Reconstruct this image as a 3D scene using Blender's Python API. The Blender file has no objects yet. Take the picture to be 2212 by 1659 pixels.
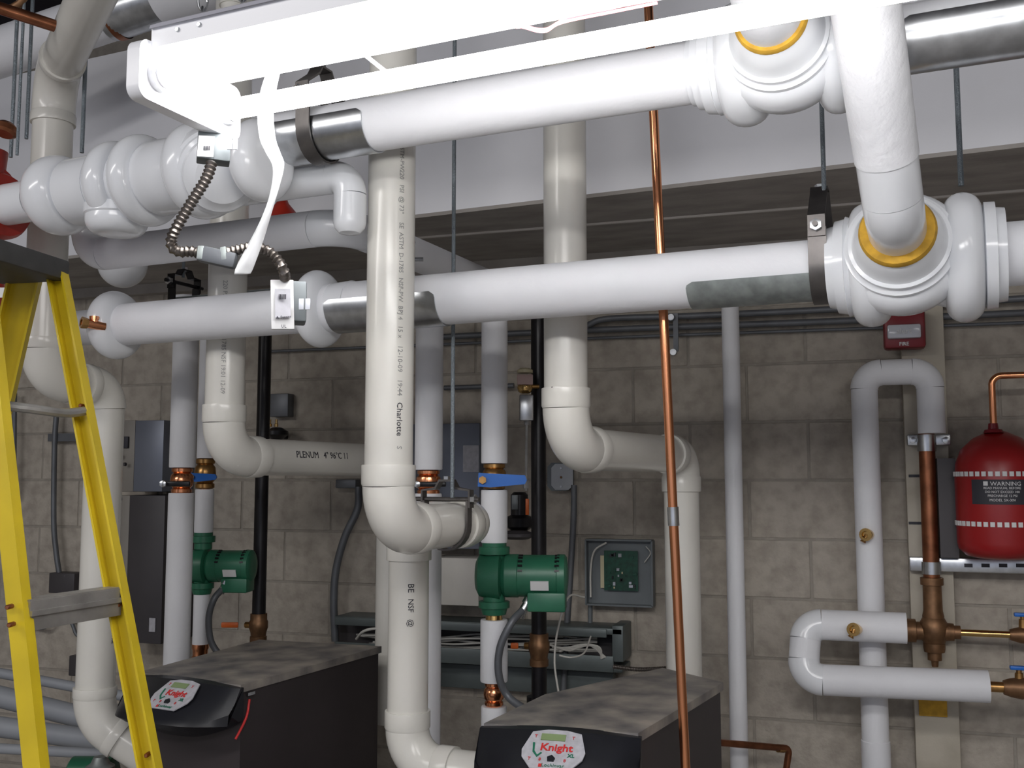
import bpy, bmesh, math, random
from mathutils import Vector, Matrix
random.seed(7)
PI = math.pi
scn = bpy.context.scene
# ------------------------------------------------------------------ camera
FPX, CX, CY = 2200.0, 1106.0, 829.5
YAW, PITCH = math.radians(17.7), math.radians(5.35)
CAM = Vector((0, 0, 1.6))
Fh = Vector((-math.sin(YAW), math.cos(YAW), 0))
R = Vector((math.cos(YAW), math.sin(YAW), 0))
F = Fh * math.cos(PITCH) + Vector((0, 0, 1)) * math.sin(PITCH)
U = R.cross(F).normalized()
cd = bpy.data.cameras.new('camera'); co = bpy.data.objects.new('camera', cd)
scn.collection.objects.link(co); scn.camera = co
cd.sensor_width = 36; cd.lens = FPX / 2212 * 36; cd.clip_start = .02
co.matrix_world = Matrix.Translation(CAM) @ Matrix((R, U, -F)).transposed().to_4x4()
# ------------------------------------------------------------------ world, lights, exposure
w = bpy.data.worlds.new('world'); scn.world = w; w.use_nodes = True
w.node_tree.nodes['Background'].inputs[0].default_value = (.80, .84, 1.0, 1)
w.node_tree.nodes['Background'].inputs[1].default_value = .36
scn.view_settings.view_transform = 'Standard'; scn.view_settings.look = 'None'
scn.view_settings.gamma = 1; scn.view_settings.use_curve_mapping = False
scn.view_settings.exposure = 0.5
TUBE_E = 17.0
def area(loc, rot, sx, sy, power, col=(1, .97, .95)):     # the other fluorescent strips of the room, behind the camera
    l = bpy.data.lights.new('room_strip_light', 'AREA'); l.shape = 'RECTANGLE'; l.size = sx; l.size_y = sy
    l.energy = power; l.color = col
    o = bpy.data.objects.new('room_strip_light', l); scn.collection.objects.link(o); o.location = loc; o.rotation_euler = rot
area((.4, -1.9, 3.0), (math.radians(28), 0, 0), 2.4, .25, 42)
area((-3.2, -.6, 3.1), (math.radians(20), math.radians(-15), 0), 2.4, .25, 34)
area((3.0, -.9, 3.0), (math.radians(15), math.radians(25), 0), 2.4, .25, 18)
# ------------------------------------------------------------------ picture -> place helpers
def ray(px, py): return F + R * ((px - CX) / FPX) + U * ((CY - py) / FPX)
def P(px, py, d): return CAM + ray(px, py) * d
YW = P(1550, 1000, 3.7).y
def PW(px, py, off=0):
    r = ray(px, py); return CAM + r * ((YW - off - CAM.y) / r.y)
def PZ(px, py, z):
    r = ray(px, py); return CAM + r * ((z - CAM.z) / r.z)
def depth(p): return (p - CAM).dot(F)
def proj(p):
    q = p - CAM; d = q.dot(F); return CX + q.dot(R) / d * FPX, CY - q.dot(U) / d * FPX
def zrow(p, py):
    m = (CY - py) / FPX; q = Vector((p.x, p.y, 0)) - Vector((CAM.x, CAM.y, 0))
    return CAM.z + (m * q.dot(F) - q.dot(U)) / (U.z - m * F.z)
def at(p, py): return Vector((p.x, p.y, zrow(p, py)))
def along(A, D, px):
    k = (px - CX) / FPX; q = A - CAM; n = R - F * k
    return A + D * (-q.dot(n) / D.dot(n))
def rad(wpx, p): return wpx / 2 / FPX * depth(p)
a6 = math.radians(6)
H = Vector((math.cos(a6), -math.sin(a6), 0)); N = Vector((math.sin(a6), math.cos(a6), 0)); Z = Vector((0, 0, 1)); X = Vector((1, 0, 0)); Y = Vector((0, 1, 0))
def frame(o, x, y, z=None):
    x = x.normalized(); y = (y - x * y.dot(x)).normalized(); z = x.cross(y)
    m = Matrix((x, y, z)).transposed().to_4x4(); m.translation = o; return m
# ------------------------------------------------------------------ materials
MATS = {}
def mat(name, col, rough=.5, metal=0, noise=0, nscale=20, bump=0, bscale=60, col2=None, emit=0, spec=.5, coat=0, stretch=None, lo=.35, hi=.65, alpha=1):
    m = bpy.data.materials.new(name); m.use_nodes = True; nt = m.node_tree; b = nt.nodes['Principled BSDF']
    b.inputs['Base Color'].default_value = (*col, 1); b.inputs['Roughness'].default_value = rough; b.inputs['Metallic'].default_value = metal
    b.inputs['Specular IOR Level'].default_value = spec; b.inputs['Coat Weight'].default_value = coat; b.inputs['Coat Roughness'].default_value = .12
    tc = nt.nodes.new('ShaderNodeTexCoord'); mp = nt.nodes.new('ShaderNodeMapping'); nt.links.new(tc.outputs['Object'], mp.inputs[0])
    if stretch: mp.inputs['Scale'].default_value = stretch
    if col2 or noise:
        c2 = col2 or tuple(c * (1 - noise) for c in col)
        nz = nt.nodes.new('ShaderNodeTexNoise'); nz.inputs['Scale'].default_value = nscale; nz.inputs['Detail'].default_value = 6
        nt.links.new(mp.outputs[0], nz.inputs['Vector'])
        cr = nt.nodes.new('ShaderNodeValToRGB'); cr.color_ramp.elements[0].position = lo; cr.color_ramp.elements[1].position = hi
        cr.color_ramp.elements[0].color = (*c2, 1); cr.color_ramp.elements[1].color = (*col, 1)
        nt.links.new(nz.outputs['Fac'], cr.inputs[0]); nt.links.new(cr.outputs[0], b.inputs['Base Color'])
    if bump:
        n2 = nt.nodes.new('ShaderNodeTexNoise'); n2.inputs['Scale'].default_value = bscale; n2.inputs['Detail'].default_value = 4
        nt.links.new(mp.outputs[0], n2.inputs['Vector'])
        bp = nt.nodes.new('ShaderNodeBump'); bp.inputs['Strength'].default_value = bump; bp.inputs['Distance'].default_value = .004
        nt.links.new(n2.outputs['Fac'], bp.inputs['Height']); nt.links.new(bp.outputs[0], b.inputs['Normal'])
    if emit:
        b.inputs['Emission Color'].default_value = (*(col), 1); b.inputs['Emission Strength'].default_value = emit
    if alpha < 1: b.inputs['Alpha'].default_value = alpha
    MATS[name] = m; return m
mat('pvc', (.76, .745, .69), .22, noise=.05, nscale=6, spec=.5)
mat('pvc_dull', (.62, .60, .55), .4, noise=.08, nscale=8)
mat('jacket', (.80, .82, .85), .17, noise=.03, nscale=5)
mat('wrap', (.80, .81, .84), .6, noise=.03, nscale=9, bump=.25, bscale=45)
mat('wrap_rough', (.80, .81, .84), .6, bump=.9, bscale=38)
mat('foam_yellow', (.70, .40, .04), .8, noise=.3, nscale=40)
mat('galv', (.62, .64, .66), .28, 1, noise=.25, nscale=25)
mat('galv_dull', (.42, .46, .45), .5, .7, noise=.4, nscale=22)
mat('steel', (.15, .14, .135), .42, .85, noise=.2, nscale=30)
mat('rod', (.26, .30, .33), .4, .8, bump=.8, bscale=400)
mat('copper', (.85, .36, .18), .22, 1, noise=.18, nscale=12, stretch=(1, 1, .2))
mat('copper_old', (.36, .14, .07), .35, .9, noise=.4, nscale=20)
mat('brass', (.50, .28, .10), .3, .9, noise=.35, nscale=30)
mat('bronze', (.26, .14, .07), .45, .7, noise=.35, nscale=30)
mat('brass_bright', (.75, .50, .20), .2, 1, noise=.2, nscale=40)
mat('black_iron', (.012, .011, .014), .35, .2, noise=.4, nscale=15)
mat('black_plastic', (.012, .013, .018), .38, spec=.4, noise=.3, nscale=6)
mat('boiler_side', (.045, .037, .040), .5, .1, noise=.1, nscale=4)
mat('boiler_top', (.42, .38, .33), .55, .2, col2=(.11, .108, .12), nscale=9, stretch=(1, 1, 1), lo=.3, hi=.68)
mat('yellow', (.62, .46, .012), .38, noise=.12, nscale=12)
mat('alu', (.42, .41, .39), .45, .7, noise=.3, nscale=18)
mat('cap_grey', (.055, .055, .055), .6, noise=.2, nscale=30)
mat('green', (.025, .155, .085), .38, noise=.2, nscale=12, spec=.5)
mat('pcb', (.008, .075, .045), .4, noise=.5, nscale=60)
mat('blue', (.01, .14, .55), .35)
mat('orange', (.70, .14, .02), .45)
mat('red_valve', (.42, .025, .012), .4, noise=.3, nscale=15)
mat('red_tank', (.33, .012, .014), .33, noise=.15, nscale=5)
mat('red_dark', (.20, .008, .015), .4)
mat('label', (.72, .72, .72), .6)
mat('paper', (.50, .50, .54), .7, noise=.2, nscale=60)
mat('ink', (.03, .03, .04), .6)
mat('print_grey', (.30, .30, .29), .6)
mat('red_print', (.62, .03, .03), .5)
mat('green_print', (.01, .16, .09), .5)
mat('lcd', (.22, .30, .14), .3)
mat('conduit', (.15, .16, .175), .45, .3, noise=.2, nscale=12)
mat('armour', (.20, .18, .165), .35, .95)
mat('panel_grey', (.17, .19, .20), .45, .3, noise=.15, nscale=7)
mat('panel_blue', (.19, .21, .26), .4, .3, noise=.12, nscale=5)
mat('cabinet', (.27, .25, .22), .5, noise=.15, nscale=5)
mat('cabinet_dark', (.06, .055, .06), .5, noise=.15, nscale=5)
mat('wireway', (.13, .155, .155), .45, .3, noise=.2, nscale=7)
mat('wire_white', (.55, .54, .50), .5)
mat('wire_pink', (.85, .16, .18), .5)
mat('wire_orange', (.85, .40, .05), .5)
mat('beam', (.82, .83, .87), .7, noise=.06, nscale=3, bump=.1)
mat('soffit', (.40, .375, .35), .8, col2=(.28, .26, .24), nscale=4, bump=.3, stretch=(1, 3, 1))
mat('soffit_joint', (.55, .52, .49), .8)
mat('ceiling', (.035, .03, .045), .9, noise=.3, nscale=3)
mat('floor', (.42, .41, .40), .6, noise=.2, nscale=3, bump=.1)
mat('mortar', (.36, .33, .285), .9, noise=.15, nscale=30, bump=.5)
mat('board', (.50, .46, .38), .6, col2=(.36, .32, .25), nscale=4, bump=.2, lo=.3, hi=.5)
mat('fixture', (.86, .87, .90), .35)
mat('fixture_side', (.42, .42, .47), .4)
mat('tube', (1, .985, .97), .3, emit=TUBE_E)
mat('film', (.80, .81, .82), .25, alpha=.85, noise=.1, nscale=30)
mat('lens', (.55, .57, .62), .15)
mat('pink_label', (.62, .45, .42), .5)
mat('cream', (.55, .50, .33), .4)
mat('cover_grey', (.42, .44, .46), .4, .3)
mat('grey_insul', (.33, .35, .38), .55, noise=.1, nscale=5)
def block_mat():
    m = mat('block', (.40, .365, .315), .92, bump=.9, bscale=70)
    nt = m.node_tree; b = nt.nodes['Principled BSDF']
    oi = nt.nodes.new('ShaderNodeObjectInfo'); tc = nt.nodes.new('ShaderNodeTexCoord')
    nz = nt.nodes.new('ShaderNodeTexNoise'); nz.inputs['Scale'].default_value = 22; nz.inputs['Detail'].default_value = 8
    add = nt.nodes.new('ShaderNodeVectorMath'); nt.links.new(tc.outputs['Object'], add.inputs[0]); nt.links.new(oi.outputs['Location'], add.inputs[1])
    nt.links.new(add.outputs[0], nz.inputs['Vector'])
    cr = nt.nodes.new('ShaderNodeValToRGB'); cr.color_ramp.elements[0].position = .3; cr.color_ramp.elements[1].position = .6
    cr.color_ramp.elements[0].color = (.30, .26, .21, 1); cr.color_ramp.elements[1].color = (.40, .355, .29, 1)
    nt.links.new(nz.outputs['Fac'], cr.inputs[0])
    n2 = nt.nodes.new('ShaderNodeTexNoise'); n2.inputs['Scale'].default_value = 1.6
    nt.links.new(add.outputs[0], n2.inputs['Vector'])
    mx = nt.nodes.new('ShaderNodeMix'); mx.data_type = 'RGBA'; mx.blend_type = 'MULTIPLY'; mx.inputs[0].default_value = .5
    nt.links.new(cr.outputs[0], mx.inputs[6]); cr2 = nt.nodes.new('ShaderNodeValToRGB'); cr2.color_ramp.elements[0].color = (.75, .75, .75, 1); nt.links.new(n2.outputs['Fac'], cr2.inputs[0]); nt.links.new(cr2.outputs[0], mx.inputs[7])
    hsv = nt.nodes.new('ShaderNodeHueSaturation'); hsv.inputs['Saturation'].default_value = .8
    ma = nt.nodes.new('ShaderNodeMath'); ma.operation = 'MULTIPLY_ADD'; ma.inputs[1].default_value = .12; ma.inputs[2].default_value = 1.12
    nt.links.new(oi.outputs['Random'], ma.inputs[0]); nt.links.new(ma.outputs[0], hsv.inputs['Value'])
    nt.links.new(mx.outputs[2], hsv.inputs['Color']); nt.links.new(hsv.outputs[0], b.inputs['Base Color'])
block_mat()
# ------------------------------------------------------------------ mesh helpers
class MB:
    def __init__(s): s.v = []; s.f = []
    def add(s, vs, fs):
        n = len(s.v); s.v += [Vector(v) for v in vs]; s.f += [tuple(i + n for i in f) for f in fs]; return s
    def box(s, m, sx, sy, sz, bev=0):
        bm = bmesh.new(); bmesh.ops.create_cube(bm, size=1)
        for v in bm.verts: v.co = Vector((v.co.x * sx, v.co.y * sy, v.co.z * sz))
        if bev: bmesh.ops.bevel(bm, geom=bm.edges[:], offset=bev, segments=2, affect='EDGES', profile=.5)
        bm.verts.index_update()
        s.add([m @ v.co for v in bm.verts], [[v.index for v in f.verts] for f in bm.faces]); bm.free(); return s
    def sweep(s, pts, r, seg=24, cap=True, closed=False):
        n = len(pts); rr = r if callable(r) else (lambda i: r)
        t0 = (pts[1] - pts[0]).normalized(); ref = Z if abs(t0.z) < .9 else X
        u = (ref - t0 * ref.dot(t0)).normalized(); vs = []; fs = []
        for i in range(n):
            if i == 0: t = (pts[1] - pts[0])
            elif i == n - 1: t = (pts[-1] - pts[-2])
            else: t = (pts[i + 1] - pts[i]).normalized() + (pts[i] - pts[i - 1]).normalized()
            t.normalize(); u = (u - t * u.dot(t)).normalized(); w_ = t.cross(u); q = rr(i)
            for k in range(seg):
                a = 2 * PI * k / seg; vs.append(pts[i] + (u * math.cos(a) + w_ * math.sin(a)) * q)
        for i in range(n - 1):
            for k in range(seg):
                k2 = (k + 1) % seg; fs.append((i * seg + k, i * seg + k2, (i + 1) * seg + k2, (i + 1) * seg + k))
        if cap: fs.append(tuple(range(seg))[::-1]); fs.append(tuple((n - 1) * seg + k for k in range(seg)))
        return s.add(vs, fs)
    def lathe(s, o, ax, prof, seg=48, cap=True):
        ax = ax.normalized(); ref = Z if abs(ax.z) < .9 else X
        u = (ref - ax * ref.dot(ax)).normalized(); w_ = ax.cross(u); vs = []; fs = []
        for t, r in prof:
            for k in range(seg):
                a = 2 * PI * k / seg; vs.append(o + ax * t + (u * math.cos(a) + w_ * math.sin(a)) * max(r, 1e-4))
        n = len(prof)
        for i in range(n - 1):
            for k in range(seg):
                k2 = (k + 1) % seg; fs.append((i * seg + k, i * seg + k2, (i + 1) * seg + k2, (i + 1) * seg + k))
        if cap: fs.append(tuple(range(seg))[::-1]); fs.append(tuple((n - 1) * seg + k for k in range(seg)))
        return s.add(vs, fs)
    def shell(s, A, B, r0, r1, p0, p1, e=None, seg=28, round_=.15):   # curved sheet round the axis A-B from angle p0 to p1
        ax = (B - A); L = ax.length; ax.normalize(); e0 = e or -N; e1 = Z; vs = []; fs = []
        for i in range(seg + 1):
            f = i / seg; p = math.radians(p0 + (p1 - p0) * f); d = min(f, 1 - f); cut = max(0, (.06 - d) / .06) ** 2 * round_ * .1
            dr = e0 * math.cos(p) + e1 * math.sin(p)
            for rr in (r0, r1):
                vs.append(A + ax * cut + dr * rr); vs.append(B - ax * cut + dr * rr)
        for i in range(seg):
            a = i * 4; b = a + 4
            fs += [(a, a + 1, b + 1, b), (a + 2, b + 2, b + 3, a + 3), (a, b, b + 2, a + 2), (a + 1, a + 3, b + 3, b + 1)]
        e_ = seg * 4; fs += [(0, 2, 3, 1), (e_, e_ + 1, e_ + 3, e_ + 2)]
        return s.add(vs, fs)
    def strap(s, pts, wd, width, th):       # flat bar following pts, its width along wd
        wd = wd.normalized(); vs = []; fs = []; n = len(pts)
        for i in range(n):
            t = (pts[min(i + 1, n - 1)] - pts[max(i - 1, 0)]).normalized(); nn = wd.cross(t).normalized()
            for a, b in ((-1, -1), (1, -1), (1, 1), (-1, 1)): vs.append(pts[i] + wd * a * width / 2 + nn * b * th / 2)
        for i in range(n - 1):
            for k in range(4): k2 = (k + 1) % 4; fs.append((i * 4 + k, i * 4 + k2, i * 4 + 4 + k2, i * 4 + 4 + k))
        fs += [(3, 2, 1, 0), tuple(range(n * 4 - 4, n * 4))]
        return s.add(vs, fs)
    def prism(s, poly, d):                   # polygon of world points extruded by d
        n = len(poly); vs = list(poly) + [p + d for p in poly]
        fs = [tuple(range(n)), tuple(range(2 * n - 1, n - 1, -1))] + [(i, i + n, (i + 1) % n + n, (i + 1) % n) for i in range(n)]
        return s.add(vs, fs)
    def text(s, body, size, m=None, bend=None, ext=.0004, bold=0):
        c = bpy.data.curves.new('t', 'FONT'); c.body = body; c.size = size; c.extrude = ext; c.align_x = 'CENTER'; c.align_y = 'CENTER'; c.offset = bold; c.resolution_u = 2
        o = bpy.data.objects.new('t', c); scn.collection.objects.link(o); dg = bpy.context.evaluated_depsgraph_get()
        me = bpy.data.meshes.new_from_object(o.evaluated_get(dg)); vs = [v.co.copy() for v in me.vertices]; fs = [tuple(p.vertices) for p in me.polygons]
        bpy.data.objects.remove(o); bpy.data.curves.remove(c); bpy.data.meshes.remove(me)
        if bend:
            O, ax, e, t, r = bend; out = []
            for v in vs:
                a = v.y / r; out.append(O + ax * v.x + (e * math.cos(a) + t * math.sin(a)) * (r + v.z + .0006))
            vs = out
        else: vs = [m @ v for v in vs]
        return s.add(vs, fs)
    def wrap(s, body, size, O, ax, e, t, r): return s.text(body, size, bend=(O, ax, e, t, r))
LOC = {}
def thing(name, label, cat, loc, group=None):
    o = bpy.data.objects.new(name, None); scn.collection.objects.link(o); o.location = loc; o.empty_display_size = .05
    o['label'] = label; o['category'] = cat
    if group: o['group'] = group
    LOC[o.name] = Vector(loc); return o
def part(name, mb, m, parent=None, label=None, cat=None, group=None, kind=None, smooth=35):
    c = Vector((0, 0, 0))
    lo = Vector([min(v[i] for v in mb.v) for i in range(3)]); hi = Vector([max(v[i] for v in mb.v) for i in range(3)]); c = (lo + hi) / 2
    me = bpy.data.meshes.new(name); me.from_pydata([v - c for v in mb.v], [], mb.f); me.update()
    if smooth:
        me.shade_smooth(); me.set_sharp_from_angle(angle=math.radians(smooth))
    bm = bmesh.new(); bm.from_mesh(me); bmesh.ops.recalc_face_normals(bm, faces=bm.faces); bm.to_mesh(me); bm.free()
    if smooth: me.set_sharp_from_angle(angle=math.radians(smooth))
    me.materials.append(MATS[m]); o = bpy.data.objects.new(name, me); scn.collection.objects.link(o); o.location = c
    if parent:
        o.parent = parent; o.matrix_parent_inverse = Matrix.Translation(-LOC[parent.name])
    LOC[o.name] = c
    if label: o['label'] = label
    if cat: o['category'] = cat
    if group: o['group'] = group
    if kind: o['kind'] = kind
    return o
def fillet(pts, rads, n=10):
    out = [pts[0]]; segs = []
    for i in range(1, len(pts) - 1):
        a, b, c = pts[i - 1], pts[i], pts[i + 1]; d1 = (a - b).normalized(); d2 = (c - b).normalized()
        r = rads[i - 1] if isinstance(rads, (list, tuple)) else rads
        ang = d1.angle(d2); L = r / math.tan(ang / 2); cen = b + (d1 + d2).normalized() * (r / math.sin(ang / 2))
        p0 = b + d1 * L; p1 = b + d2 * L; v0 = p0 - cen; axn = v0.cross(p1 - cen).normalized(); tot = v0.angle(p1 - cen)
        st = len(out)
        for k in range(n + 1): out.append(cen + Matrix.Rotation(tot * k / n, 3, axn) @ v0)
        segs.append((st, len(out) - 1))
    out.append(pts[-1]); return out, segs
def spline(pts, n=12):
    q = [pts[0] * 2 - pts[1]] + list(pts) + [pts[-1] * 2 - pts[-2]]; out = []
    for i in range(1, len(q) - 2):
        for k in range(n):
            t = k / n; a, b, c, d = q[i - 1:i + 3]
            out.append(.5 * ((2 * b) + (c - a) * t + (2 * a - 5 * b + 4 * c - d) * t * t + (3 * b - a - 3 * c + d) * t ** 3))
    out.append(pts[-1]); return out
def resample(pts, step):
    out = [pts[0]]; acc = 0
    for a, b in zip(pts, pts[1:]):
        L = (b - a).length
        while acc + L >= step:
            t = (step - acc) / L; a = a + (b - a) * t; out.append(a.copy()); L = (b - a).length; acc = 0
        acc += L
    return out
# pipe run with straight lengths, elbows and couplings
def pvc_run(root, pts, r, bend, sock=.055, skip=(), m='pvc', sock_r=1.11):
    path, segs = fillet(pts, bend, 12); idx = [0]
    last = 0
    for k, (a, b) in enumerate(segs):
        if (path[a] - path[last]).length > .02: part('pipe', MB().sweep([path[last], path[a]], r, 40), m, root)
        d0 = (path[a] - path[last]).normalized(); d1 = (path[b + 1] - path[b]).normalized()
        el = MB().sweep(path[a:b + 1], r * 1.07, 40, False)
        e = part('elbow', el, m, root)
        if (k, 0) not in skip: part('coupling', MB().lathe(path[a] - d0 * sock, d0, [(0, r), (0, r * sock_r), (.003, r * sock_r * 1.01), (sock - .004, r * sock_r * 1.01), (sock + .002, r * 1.07)], 40, False), m, e)
        if (k, 1) not in skip: part('coupling', MB().lathe(path[b], d1, [(-.002, r * 1.07), (.004, r * sock_r * 1.01), (sock - .003, r * sock_r * 1.01), (sock, r * sock_r), (sock, r)], 40, False), m, e)
        last = b
    if (path[-1] - path[last]).length > .01: part('pipe', MB().sweep([path[last], path[-1]], r, 40), m, root)
    return path, segs
def jacket_run(root, pts, r, bend, m='wrap', me='jacket', k=1.04):
    path, segs = fillet(pts, bend, 12); last = 0
    for a, b in segs:
        if (path[a] - path[last]).length > .01: part('pipe', MB().sweep([path[last], path[a]], r, 36), m, root)
        part('elbow', MB().sweep(path[a:b + 1], r * k, 36), me, root); last = b
    if (path[-1] - path[last]).length > .01: part('pipe', MB().sweep([path[last], path[-1]], r, 36), m, root)
    return path, segs
# ================================================================== SETTING
XL, XR, YB = -5.2, 3.2, -3.2
def quad(a, b, c, d): return MB().add([a, b, c, d], [(0, 1, 2, 3)])
def slab(x0, x1, y0, y1, z0, z1):
    return MB().box(Matrix.Translation(((x0 + x1) / 2, (y0 + y1) / 2, (z0 + z1) / 2)), x1 - x0, y1 - y0, z1 - z0)
part('floor', slab(XL, XR, YB, YW + .3, -.1, 0), 'floor', kind='structure', smooth=0)
part('ceiling', slab(XL, XR, YB, YW + .3, 3.75, 3.85), 'ceiling', kind='structure', smooth=0)
part('wall_left', slab(XL - .2, XL, YB, YW + .3, 0, 3.85), 'mortar', kind='structure', smooth=0)
part('wall_right', slab(XR, XR + .2, YB, YW + .3, 0, 3.85), 'mortar', kind='structure', smooth=0)
wb = part('wall_back', slab(XL, XR, YW + .004, YW + .3, 0, 3.75), 'mortar', kind='structure', smooth=0)
BH, BL = .2085, .417
z0 = PW(1609, 1291).z; x0 = PW(1746, 980).x
rows = range(-8, 6)
bmv = []
for v in range(3):
    b = MB().box(Matrix.Identity(4), BL - .009, .05, BH - .009, .003)
    me = bpy.data.meshes.new('block'); me.from_pydata([tuple(q) for q in b.v], [], b.f); me.materials.append(MATS['block']); bmv.append(me)
for r in rows:
    zc = z0 + BH * (r + .5)
    if zc < .1: continue
    odd = (r % 2 == 1)
    for c in range(-11, 9):
        xc = x0 + BL * c + (BL / 2 if odd else 0) + BL / 2
        if xc < XL + .2 or xc > XR - .2: continue
        if proj(Vector((xc + .3, YW, zc)))[0] < -10 or proj(Vector((xc - .3, YW, zc)))[0] > 2900 or proj(Vector((xc, YW, zc + .2)))[1] > 1680: continue
        o = bpy.data.objects.new('block', bmv[(r + c) % 3]); scn.collection.objects.link(o)
        o.location = (xc + random.uniform(-.001, .001), YW + .025 + random.uniform(-.0015, .0015), zc); o.parent = wb
        o.matrix_parent_inverse = Matrix.Translation(-LOC[wb.name])
# tall painted bulkhead with its soffit
B0 = P(1550, 395, 2.95); zb = B0.z; ztop = at(along(B0, H, 345), 90).z
bl = along(B0, H, -500); br = bl + H * 8.3; bl.z = br.z = zb
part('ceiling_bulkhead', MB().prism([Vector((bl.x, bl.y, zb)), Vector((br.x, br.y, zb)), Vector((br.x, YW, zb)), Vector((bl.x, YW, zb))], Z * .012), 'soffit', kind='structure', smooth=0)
part('wall_bulkhead', MB().prism([q + Z * .012 for q in (bl, br, br + N * .2, bl + N * .2)], Z * (ztop - zb - .012)), 'beam', kind='structure', smooth=0)
sa = PZ(1250, 487, zb - .004); sb = PZ(2260, 408, zb - .004)
part('trim_1', MB().box(frame((sa + sb) / 2, sb - sa, Y), (sb - sa).length * 2.2, .010, .007), 'soffit_joint', kind='structure', smooth=0)
# dark rough edge where the soffit meets the wall
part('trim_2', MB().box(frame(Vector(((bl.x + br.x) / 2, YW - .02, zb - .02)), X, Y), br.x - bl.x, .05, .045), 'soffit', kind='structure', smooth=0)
# painted timber board standing on the wall at the right
cb0 = PW(1963, 1200, .05); cb1 = PW(2058, 1200, .05)
part('trim_3', MB().box(frame(Vector(((cb0.x + cb1.x) / 2, YW - .03, 1.22)), X, Y), cb1.x - cb0.x, .05, 2.44, .003), 'board', kind='structure')
# ================================================================== HEADERS
UH = P(970, 243, 2.21); LH = P(1000, 643, 2.57)
def up(px): return along(UH, H, px)
def lo(px): return along(LH, H, px)
def lathe_px(line, prof, seg=56):
    o = line(prof[0][0]); return MB().lathe(o, H, [((line(x) - o).dot(H), r / FPX * depth(line(x))) for x, r in prof], seg)
def smoothprof(keys, n=6):
    out = []
    for (x0_, r0), (x1, r1) in zip(keys, keys[1:]):
        for k in range(n):
            t = k / n; s_ = t * t * (3 - 2 * t); out.append((x0_ + (x1 - x0_) * t, r0 + (r1 - r0) * s_))
    out.append(keys[-1]); return out
def bulge(xa, xb, r0, r1, n=12):
    return [(xa + (xb - xa) * .5 * (1 - math.cos(PI * k / n)), r0 + (r1 - r0) * math.sin(PI * k / n)) for k in range(n + 1)]
def tee_branch(A, d, k=1.0):
    pr = [(0, .118), (.03, .126), (.055, .129), (.08, .124), (.097, .112), (.099, .108), (.112, .108), (.114, .101), (.117, .0985), (.129, .0985), (.131, .091), (.136, .088), (.155, .083), (.175, .074), (.19, .066)]
    return MB().lathe(A, d, [(t * k, r * k) for t, r in pr], 64)
uh = thing('insulated_header_pipe', 'upper white insulated header pipe running just behind the fluorescent light', 'pipe', up(970))
UR = rad(124, up(1200))
part('pipe', MB().sweep([up(600), up(1505)], UR, 48), 'wrap', uh)
part('pipe', MB().sweep([up(1860), up(1860) + H * 2.2], UR, 48), 'wrap', uh)
part('tee_cover', lathe_px(up, [(1493, 63), (1494, 70), (1506, 72), (1507, 80), (1524, 83), (1525, 92), (1548, 96), (1550, 99)] + bulge(1562, 1655, 98, 132) + [(1680, 88), (1745, 90)] + bulge(1765, 1850, 96, 136) + [(1856, 92), (1857, 84), (1872, 82), (1873, 74)]), 'jacket', uh)
part('branch_cover', tee_branch(up(1700), -N, .93), 'jacket', uh)
fb = up(1700) - N * .176
part('foam_ring', MB().lathe(fb, -N, [(0, .063), (.006, .0635), (.012, .060), (.012, .04)], 40), 'foam_yellow', uh)
part('riser', MB().sweep(fillet([fb, fb - N * .11, fb - N * .11 + Z * .8], .075)[0], .054, 36), 'wrap', uh)
part('saddle', MB().shell(up(583), up(812), UR + .001, UR + .004, 18, -190), 'galv', uh)
part('saddle', MB().shell(up(1950), up(1950) + H * .9, UR + .001, UR + .005, 14, -190), 'galv', uh)

# insulated valve train on the left of the upper header
VA, VB = P(30, 440, 2.70), P(560, 349, 2.34)
VD = (VB - VA); VD.z = 0; VD.normalize()
def vt(px): return along(VA, VD, px)
def lathe_v(prof):
    o = vt(prof[0][0]); return MB().lathe(o, VD, [((vt(x) - o).dot(VD), r / FPX * depth(vt(x))) for x, r in prof], 56)
vv = thing('insulated_valve_train', 'bulging white jacketed valves and fittings left of the light fixture', 'pipe', vt(250))
part('pipe', MB().sweep([vt(2), vt(80)], rad(88, vt(30)), 40), 'jacket', vv)
part('valve_cover', lathe_v([(94, 46)] + bulge(102, 160, 60, 86) + [(168, 72), (232, 74)]), 'jacket', vv)
part('valve_cover', lathe_v([(215, 72)] + bulge(240, 280, 72, 94) + bulge(296, 336, 76, 99) + [(346, 81), (405, 81)]), 'jacket', vv)
part('valve_cover', lathe_v([(392, 79)] + bulge(412, 464, 82, 104) + [(500, 74)]), 'jacket', vv)
tv = (R * .45 - Z * .42 - Fh * .75).normalized()
part('elbow_cover', MB().lathe(vt(462) - tv * .02, tv, [(0, .098), (.03, .104), (.055, .100), (.06, .094), (.075, .094), (.08, .086), (.095, .085), (.10, .075), (.115, .062), (.122, .03), (.124, 0)], 56), 'jacket', vv)
part('valve_cover', lathe_v(bulge(538, 592, 58, 90)), 'jacket', vv)
nk = vt(255) - Z * .055
part('neck_cover', MB().lathe(nk, -Z, [(0, .078), (.022, .078), (.026, .074), (.036, .074)] + [(.036 + .034 * math.sin(q * PI / 16), .04 + .034 * math.cos(q * PI / 16)) for q in range(1, 9)] + [(.071, 0)], 44), 'jacket', vv)

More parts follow.
